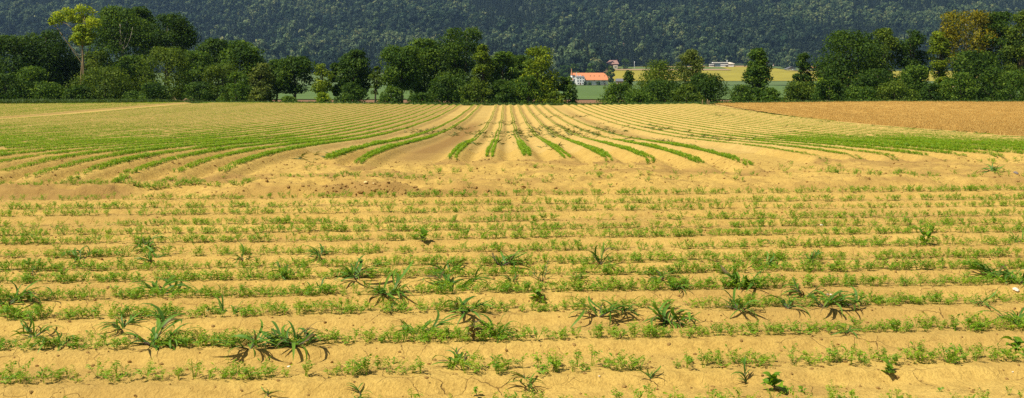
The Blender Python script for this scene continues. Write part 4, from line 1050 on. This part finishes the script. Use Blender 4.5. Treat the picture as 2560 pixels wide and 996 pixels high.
# ------------------------------------------------------------------ weeds
def blade_mesh(seed, L=0.22, W=0.013, droop=1.0, nseg=6):
    """an arching grass blade rising along +x from the origin"""
    rng = np.random.default_rng(seed)
    V, Fq, T = [], [], []
    p = np.array([0.0, 0, 0]); el = rng.uniform(0.5, 0.95)
    yaw = 0.0; kink = rng.normal(0, 0.12)
    for k in range(nseg + 1):
        u = k / nseg
        wv = W * (0.45 + 1.6 * u * (1 - u) + 0.15) * (1 - u ** 4) * 0.75
        sd = np.array([-math.sin(yaw), math.cos(yaw), 0])
        up = np.array([0, 0, 0.25 * wv])
        V += [p + sd * wv + up, p, p - sd * wv + up]; T += [0.35 + 0.3 * u] * 3
        p = p + np.array([math.cos(el) * math.cos(yaw), math.cos(el) * math.sin(yaw), math.sin(el)]) * L / nseg
        el -= droop * (0.16 + 0.30 * u); yaw += kink
    for k in range(nseg):
        b = 3 * k; Fq += [(b, b + 1, b + 4, b + 3), (b + 1, b + 2, b + 5, b + 4)]
    me = mesh_np('leaf', V, Fq, True); add_attr(me, 'tint', T); me.materials.append(M['weed']); return me
BL = [blade_mesh(400 + i, 0.20 + 0.03 * (i % 3), 0.0105 + 0.002 * (i % 3), 0.75 + 0.13 * (i % 4)) for i in range(8)]
BLY = blade_mesh(420, 0.2, 0.011, 1.2); BLY.materials[0] = M['deadweed']

WEEDS = [(380, 866, 180), (626, 872, 125), (738, 866, 180), (578, 786, 95), (403, 742, 125), (400, 800, 75), (306, 822, 115), (153, 866, 115), (83, 843, 100), (22, 762, 150), (200, 652, 90), (384, 657, 90),
         (359, 622, 90), (718, 690, 90), (796, 738, 90), (83, 690, 55), (800, 642, 70), (670, 992, 44), (4, 868, 60),
         (972, 738, 130), (1134, 728, 175), (1120, 682, 95), (1161, 782, 120), (1051, 838, 125), (1244, 838, 105), (1143, 918, 115), (1318, 962, 95), (889, 698, 120), (1253, 664, 105), (1355, 702, 60), (1502, 662, 80), (1440, 698, 60),
         (1280, 706, 65), (1498, 792, 120), (1560, 780, 85), (1677, 806, 155), (1550, 846, 55), (1655, 698, 105), (1690, 726, 75), (1625, 952, 66), (980, 782, 60), (900, 992, 60),
         (1862, 718, 135), (1853, 776, 105), (1910, 662, 90), (2015, 742, 95), (2063, 768, 130), (1970, 772, 90), (2110, 762, 85), (2116, 836, 75), (2150, 612, 62), (2030, 660, 55), (2500, 698, 115), (2546, 708, 95),
         (2545, 812, 150), (2450, 762, 65), (1866, 956, 75), (1716, 808, 66), (2542, 606, 60), (2478, 428, 52), (1930, 612, 45), (610, 652, 60)]
rng = np.random.default_rng(55)
def px_ground(px, py):
    """the ground point seen at a pixel of the photograph"""
    ys_ = np.concatenate([np.arange(4.6, 24, 0.02), np.arange(24, 112, 0.1)]); xs_ = (px - VPX) * ys_ / F_PX
    pr = HZN + F_PX * (CAM_H - ground_z(xs_, ys_)) / ys_
    k = int(np.argmin(np.abs(pr - py))); return float(xs_[k]), float(ys_[k]), float(ground_z(xs_[k], ys_[k]))
ORD = ['first', 'second', 'third', 'fourth', 'fifth', 'sixth', 'seventh', 'eighth', 'ninth', 'tenth', 'eleventh', 'twelfth', 'thirteenth', 'fourteenth', 'fifteenth', 'sixteenth', 'seventeenth', 'eighteenth', 'nineteenth', 'twentieth']
info = []
for (px_, py_, sz) in WEEDS:
    x, y, z = px_ground(px_, py_); yk = y - TILT * x
    r = int(np.argmin(np.abs(HEAD_ROWS - yk))) - 4 if yk < 16 else 99
    info.append([px_, py_, sz, x, y, z, r])
cnt = {}
for it in sorted(info, key=lambda t: t[0]):
    cnt[it[6]] = cnt.get(it[6], 0) + 1; it.append(cnt[it[6]])
for i, (px_, py_, sz, x, y, z, r, k) in enumerate(info):
    dia = sz * y / F_PX
    root = empty('grass_weed', (x, y, z), rng.random() * 6.28)
    size = 'large sprawling' if dia > 0.40 else ('spreading' if dia > 0.28 else 'small')
    if r == 99: lb = 'lone spiky grass weed on bare soil before the dense green rows at right'
    else: lb = '%s grass weed, %s from left along the %s crop row from front' % (size, ORD[k - 1], ORD[max(0, r)])
    tag(root, lb, 'weed', 'grass weeds among the carrots')
    nb = int(np.clip(dia * 105, 12, 52)); nc = int(np.clip(round(dia * 13), 2, 7)); f = float(np.clip(dia / 0.32, 0.5, 1.35))
    up = px_ in (1355, 1866, 2030, 1502)                       # a few stand upright
    cul = []; mb = MB(); a0 = rng.random() * 6.28
    for c in range(nc):
        ca = a0 + 6.28 * c / nc + rng.normal(0, 0.45); Lc = dia * rng.uniform(0.12, 0.40); rise = rng.uniform(0.10, 0.55) * (4.0 if up else 1.0)
        d = Vector((math.cos(ca), math.sin(ca), 0)); kn = Vector((-math.sin(ca), math.cos(ca), 0)) * rng.normal(0, 0.15) * Lc
        pts = [Vector((0, 0, -0.008)), d * Lc * 0.5 + kn + Vector((0, 0, 0.012 + rise * Lc * 0.35)), d * Lc + Vector((0, 0, 0.014 + rise * Lc))]
        cul.append((ca, pts)); mb.tube(pts, [0.0042 * f + 0.001, 0.0036 * f + 0.0008, 0.002], 5)
    mb.build('stem', M['culm'], root, True)
    for j in range(nb):
        ca, pts = cul[int(rng.integers(0, nc))]; t = rng.random() ** 0.8
        p = pts[0].lerp(pts[1], t * 2) if t < 0.5 else pts[1].lerp(pts[2], t * 2 - 1)
        o = mk('leaf', BL[int(rng.integers(0, 8))] if rng.random() > 0.07 else BLY, None, root)
        o.location = p + Vector((0, 0, 0.004))
        o.rotation_euler = (rng.normal(0, 0.35), rng.normal(0.10 if not up else -0.45, 0.28), ca + (1 if j % 2 else -1) * rng.uniform(0.15, 1.15) + rng.normal(0, 0.25))
        s_ = f * rng.uniform(0.42, 0.95); o.scale = (s_, s_ * rng.uniform(0.9, 1.3), s_)

def ovate_mesh(seed, L=0.05, W=0.034):
    rng = np.random.default_rng(seed); V, Fq = [], []; n = 5
    for k in range(n + 1):
        u = k / n; wv = W * math.sin(math.pi * min(1, u ** 0.75)) * 0.5 + 0.0015; z = 0.012 * math.sin(u * 2.6) - 0.006 * u
        V += [(u * L, wv, z + wv * 0.3), (u * L, 0, z), (u * L, -wv, z + wv * 0.3)]
    for k in range(n): b = 3 * k; Fq += [(b, b + 1, b + 4, b + 3), (b + 1, b + 2, b + 5, b + 4)]
    me = mesh_np('leaf', V, Fq, True); add_attr(me, 'tint', rng.uniform(0.3, 0.9, len(V))); return me
OV = [ovate_mesh(600 + i) for i in range(3)]
for m_ in OV: m_.materials.append(M['broad'])
OVD = ovate_mesh(610, 0.06, 0.022); OVD.materials.append(M['deadweed'])
BROAD = [(1935, 978, 66, 'bright yellow-green broad-leaved weed at the bottom edge right of centre', 16), (2220, 938, 44, 'small broad-leaved weed standing in the front row at right', 11), (2012, 990, 26, 'tiny broad-leaved weed at the bottom edge near the bright one', 7),
         (985, 908, 20, 'tiny green sprout on bare soil below the second row', 5), (1192, 990, 34, 'dark little sprout at the bottom edge left of centre', 6), (2540, 886, 60, 'creeping broad-leaved weed at the lower right edge', 12), (2310, 612, 46, 'dark upright broad-leaved weed among thin plants at right', 12),
         (1055, 604, 44, 'flat dark weed at the left end of a gap in the middle rows', 9), (1343, 750, 40, 'dark green bushy weed among the carrots at the centre', 12), (2350, 985, 24, 'tiny sprout in the lower right corner', 5)]
for (px_, py_, sz, lb, nl) in BROAD:
    x, y, z = px_ground(px_, py_); f = sz * y / F_PX / 0.10
    root = tag(empty('broadleaf_weed', (x, y, z), rng.random() * 6.28), lb, 'weed', 'broad-leaved weeds')
    mb = MB(); mb.tube([(0, 0, -0.01), (0.004, 0, 0.03), (0.0, 0.004, 0.055)], [0.003, 0.0026, 0.0015], 5); mb.build('stem', M['culm'], root, True).scale = (f,) * 3
    for j in range(nl):
        o = mk('leaf', OV[j % 3], None, root); u = j / nl
        o.location = (rng.normal(0, 0.012) * f, rng.normal(0, 0.012) * f, (0.008 + 0.05 * u) * f)
        o.rotation_euler = (rng.normal(0, 0.25), rng.normal(-0.1 - 0.35 * u, 0.2), j * 2.4); o.scale = (f * rng.uniform(0.7, 1.15),) * 3
x, y, z = px_ground(1183, 855)
root = tag(empty('withered_weed', (x, y, z)), 'withered reddish-brown weed between two grass weeds below centre', 'weed')
mb = MB(); mb.tube([(0, 0, -0.01), (0.01, 0, 0.06), (0.0, 0.01, 0.12)], [0.004, 0.003, 0.0015], 5); mb.build('stem', M['culm'], root, True)
for j in range(14):
    o = mk('leaf', OVD, None, root); o.location = (0, 0, 0.01 + 0.008 * j); o.rotation_euler = (rng.normal(0, 0.4), rng.normal(-0.3, 0.4), j * 2.4); o.scale = (rng.uniform(0.7, 1.3),) * 3

# dull small weeds in the furrows further back
def tuft_mesh(seed, n=9, L=0.14):
    rng = np.random.default_rng(seed); a = rng.random(n) * 6.28
    D = np.stack([np.cos(a), np.sin(a), rng.uniform(0.1, 0.9, n)], 1); D = unit(D)
    N = unit(np.stack([-np.sin(a), np.cos(a), np.ones(n) * 0.6], 1)); s = L * rng.uniform(0.5, 1.1, n)
    V, Fq, T = leaf_quads(D * (s * 0.5)[:, None], N, D, s, np.full(n, 0.011), rng.random(n), 0.25)
    me = mesh_np('tuft', V, Fq); add_attr(me, 'tint', T); return me
TU = [tuft_mesh(700 + i) for i in range(4)]
for m_ in TU: m_.materials.append(M['weed_far'])
rng = np.random.default_rng(66); n0 = 9000
X = rng.uniform(-12, 20, n0); Y = 20 + 60 * rng.random(n0) ** 1.2
k = fbm(X * 0.35, Y * 0.12, 3, 3.0) + 0.35 * np.exp(-((Y - 44) / 14) ** 2) * (np.abs(X - 1) < 7) - 0.10
keep = (k > 0.10 + 0.1 * rng.random(n0)) & (np.abs(X) < 0.6 * Y) & ~((np.abs(X + 2.0) < 0.7) & (Y < 40))
X, Y = X[keep], Y[keep]
Ym = 28 + 82 * rng.random(650); Xm = field_edge_x(Ym) + rng.normal(0.0, 0.7, 650); km = fbm(Ym * 0.25, Ym * 0.03, 3, 2.0) > -0.02
X, Y = np.concatenate([X, Xm[km]]), np.concatenate([Y, Ym[km]]); n = len(X); s = rng.uniform(0.7, 1.9, n)
scatter('furrow_weeds', np.stack([X, Y, ground_z(X, Y)], 1), np.stack([rng.normal(0, .2, n), rng.normal(0, .2, n), rng.random(n) * 6.28], 1), np.stack([s, s, s], 1), rng.integers(0, 4, n),
        proto_collection('furrow_tufts', TU), 'dull olive tufts of small weeds in the furrows', 'weeds')
# verge grass at the far left
def grass_mesh(seed, n=26, L=0.5):
    rng = np.random.default_rng(seed); a = rng.random(n) * 6.28; D = unit(np.stack([np.cos(a) * 0.5, np.sin(a) * 0.5, np.ones(n)], 1)); s = L * rng.uniform(0.4, 1.1, n)
    B = np.stack([rng.normal(0, 0.2, n), rng.normal(0, 0.2, n), np.zeros(n)], 1)
    N = unit(np.stack([-np.sin(a), np.cos(a), np.zeros(n) + 0.2], 1))
    V, Fq, T = leaf_quads(B + D * (s * 0.45)[:, None], N, D, s, np.full(n, 0.05), rng.random(n), 0.2)
    me = mesh_np('grass', V, Fq); add_attr(me, 'tint', T); return me
GR = [grass_mesh(720 + i) for i in range(4)]
for m_ in GR: m_.materials.append(M['verge'])
rng = np.random.default_rng(67)
X = rng.uniform(-62, -36, 5200); Y = 107 + (X + 36) * 0.55 + np.abs(rng.normal(0, 3.2, 5200)) + 1.5
X2 = rng.uniform(-36, 62, 5200); Y2 = 109.5 + np.abs(rng.normal(0, 2.5, 5200))
X, Y = np.concatenate([X, X2]), np.concatenate([Y, Y2]); n = len(X); s = rng.uniform(0.5, 1.1, n)
scatter('verge_grass', np.stack([X, Y, np.maximum(ground_z(X, Y), land_z(X, Y))], 1), np.stack([rng.normal(0, .1, n), rng.normal(0, .1, n), rng.random(n) * 6.28], 1), np.stack([s, s, s], 1), rng.integers(0, 4, n),
        proto_collection('verge_tufts', GR), 'rough green verge grass along the far edge of the field', 'grass')
# stubble
def straw_mesh(seed, n=14):
    rng = np.random.default_rng(seed); D = unit(np.stack([rng.normal(0, .35, n), rng.normal(0, .35, n), np.ones(n)], 1)); s = rng.uniform(0.06, 0.15, n)
    lay = rng.random(n) < 0.35; D[lay, 2] *= 0.1; D = unit(D)
    B = np.stack([rng.normal(0, 0.12, n), rng.normal(0, 0.12, n), np.where(lay, 0.02, 0)], 1)
    N = unit(np.cross(D, rng.normal(size=(n, 3)))); V, Fq, T = leaf_quads(B + D * (s * 0.5)[:, None], N, D, s, np.full(n, 0.012), rng.random(n), 0.0)
    me = mesh_np('straw', V, Fq); add_attr(me, 'tint', T); me.materials.append(M['straw']); return me
rng = np.random.default_rng(68); n0 = 26000
Y = 30 + 80 * rng.random(n0) ** 1.0; X = field_edge_x(Y) + 0.3 + rng.random(n0) * (0.56 * Y + 3 - field_edge_x(Y) - 0.3)
keep = X > field_edge_x(Y) + 0.3; X, Y = X[keep], Y[keep]; n = len(X); s = rng.uniform(0.7, 1.4, n)
scatter('stubble', np.stack([X, Y, stub_z(X, Y)], 1), np.stack([0 * X, 0 * X, rng.random(n) * 6.28], 1), np.stack([s, s, s], 1), rng.integers(0, 3, n),
        proto_collection('straws', [straw_mesh(730 + i) for i in range(3)]), 'cut golden stubble covering the field on the right', 'stubble')

# ------------------------------------------------------------------ stones and clods
def lump_mesh(seed, mat, flat=0.6):
    bpy_me = bpy.data.meshes.new('lump'); import bmesh
    bm = bmesh.new(); bmesh.ops.create_icosphere(bm, subdivisions=2, radius=0.5); r = random.Random(seed)
    off = [Vector((r.uniform(-1, 1), r.uniform(-1, 1), r.uniform(-1, 1))).normalized() for _ in range(7)]
    for v in bm.verts:
        d = v.co.normalized(); k = 1.0
        for o_ in off:
            q_ = d.dot(o_)
            if q_ > 0.55: k = min(k, 0.62 / q_ + r.uniform(-0.03, 0.03))
        v.co = Vector((d.x * k * 0.55, d.y * k * 0.5, d.z * k * 0.5 * flat))
    bm.to_mesh(bpy_me); bm.free(); bpy_me.materials.append(mat); add_attr(bpy_me, 'moist', np.full(len(bpy_me.vertices), 0.12)); return bpy_me
for (px_, py_, sz, mt, lb) in ((2068, 737, 8, 'stone_pale', 'white pebble, left of a touching pair in the right weeds'), (2077, 738, 8, 'stone_pale', 'white pebble, right of a touching pair in the right weeds'), (2540, 727, 18, 'stone_pale', 'elongated white stone at the right edge'),
        (722, 917, 9, 'stone_pale', 'white pebble on bare soil at lower left'), (1247, 774, 9, 'stone_yellow', 'pale yellow stone near the centre rows'), (2054, 824, 9, 'stone_yellow', 'pale yellow stone below the right weeds'),
        (2055, 564, 10, 'stone_pale', 'cream stone in the bare gap at right'), (915, 458, 13, 'stone_yellow', 'pale yellow clod on the headland, left of two'), (934, 460, 11, 'stone_yellow', 'pale yellow clod on the headland, right of two'),
        (445, 850, 8, 'stone_pale', 'small pale stone under a large grass weed at left'), (1498, 944, 6, 'stone_pale', 'tiny white stone by the front row right of centre'), (2214, 902, 6, 'stone_pale', 'tiny white stone above the front row at right'),
        (2532, 928, 6, 'stone_pale', 'tiny white stone in the lower right corner'), (2005, 905, 8, 'stone_grey', 'small grey stone on cracked soil at right'), (2540, 434, 14, 'stone_grey', 'dark clod on the bare soil at the right edge')):
    x, y, z = px_ground(px_, py_); f = sz * y / F_PX
    o = mk('stone', lump_mesh(int(px_), M[mt]), None, None, (x, y, z + f * 0.10)); o.scale = (f, f, f); o.rotation_euler = (0, 0, px_ * 0.37)
    tag(o, lb, 'stone')
LM = [lump_mesh(800 + i, M['clod'], 0.7) for i in range(4)]
rng = np.random.default_rng(70)
n1 = 8000
X = np.concatenate([rng.uniform(-6, 6, n1), rng.uniform(-11, 11, 2600), rng.normal(-2.0, 1.2, 200)])
Y = np.concatenate([4.6 + 11 * rng.random(n1) ** 0.8, rng.uniform(15.6, 20.5, 2600), np.zeros(200)])
Y[-200:] = 15.95 + TILT * X[-200:] + 0.25 * fbm(X[-200:] * 0.7, X[-200:] * 0.1, 3, 5.5) + rng.normal(0.02, 0.10, 200)
n = len(X); s = np.exp(rng.normal(math.log(0.016), 0.55, n)); s[:n1] = np.minimum(s[:n1], 0.03); s[n1:n1 + 2600] = np.minimum(s[n1:n1 + 2600] * 1.5, 0.06); s[-200:] = np.exp(rng.normal(math.log(0.032), 0.5, 200))
scatter('soil_clods', np.stack([X, Y, ground_z(X, Y) + s * 0.05], 1), np.stack([rng.normal(0, .5, n), rng.normal(0, .5, n), rng.random(n) * 6.28], 1), np.stack([s, s, s], 1), rng.integers(0, 4, n),
        proto_collection('clods', LM), 'small dry clods and crumbs scattered over the soil', 'clods')

# ------------------------------------------------------------------ haze: the summer air between field and hill
hz_me = MB().box(-2500, 2500, -350, 3350, -8, 470).mesh('haze')
hz, nt, b = new_mat('haze')
nt.nodes.remove(b)
pv = nt.nodes.new('ShaderNodeVolumePrincipled')
pv.inputs['Color'].default_value = (0.40, 0.66, 1.0, 1); pv.inputs['Density'].default_value = 0.00007; pv.inputs['Anisotropy'].default_value = 0.2
nt.links.new(pv.outputs[0], nt.nodes['Material Output'].inputs['Volume'])
tag(mk('haze', hz_me, hz), 'thin bluish summer haze in front of the hill', 'haze', None, 'stuff')
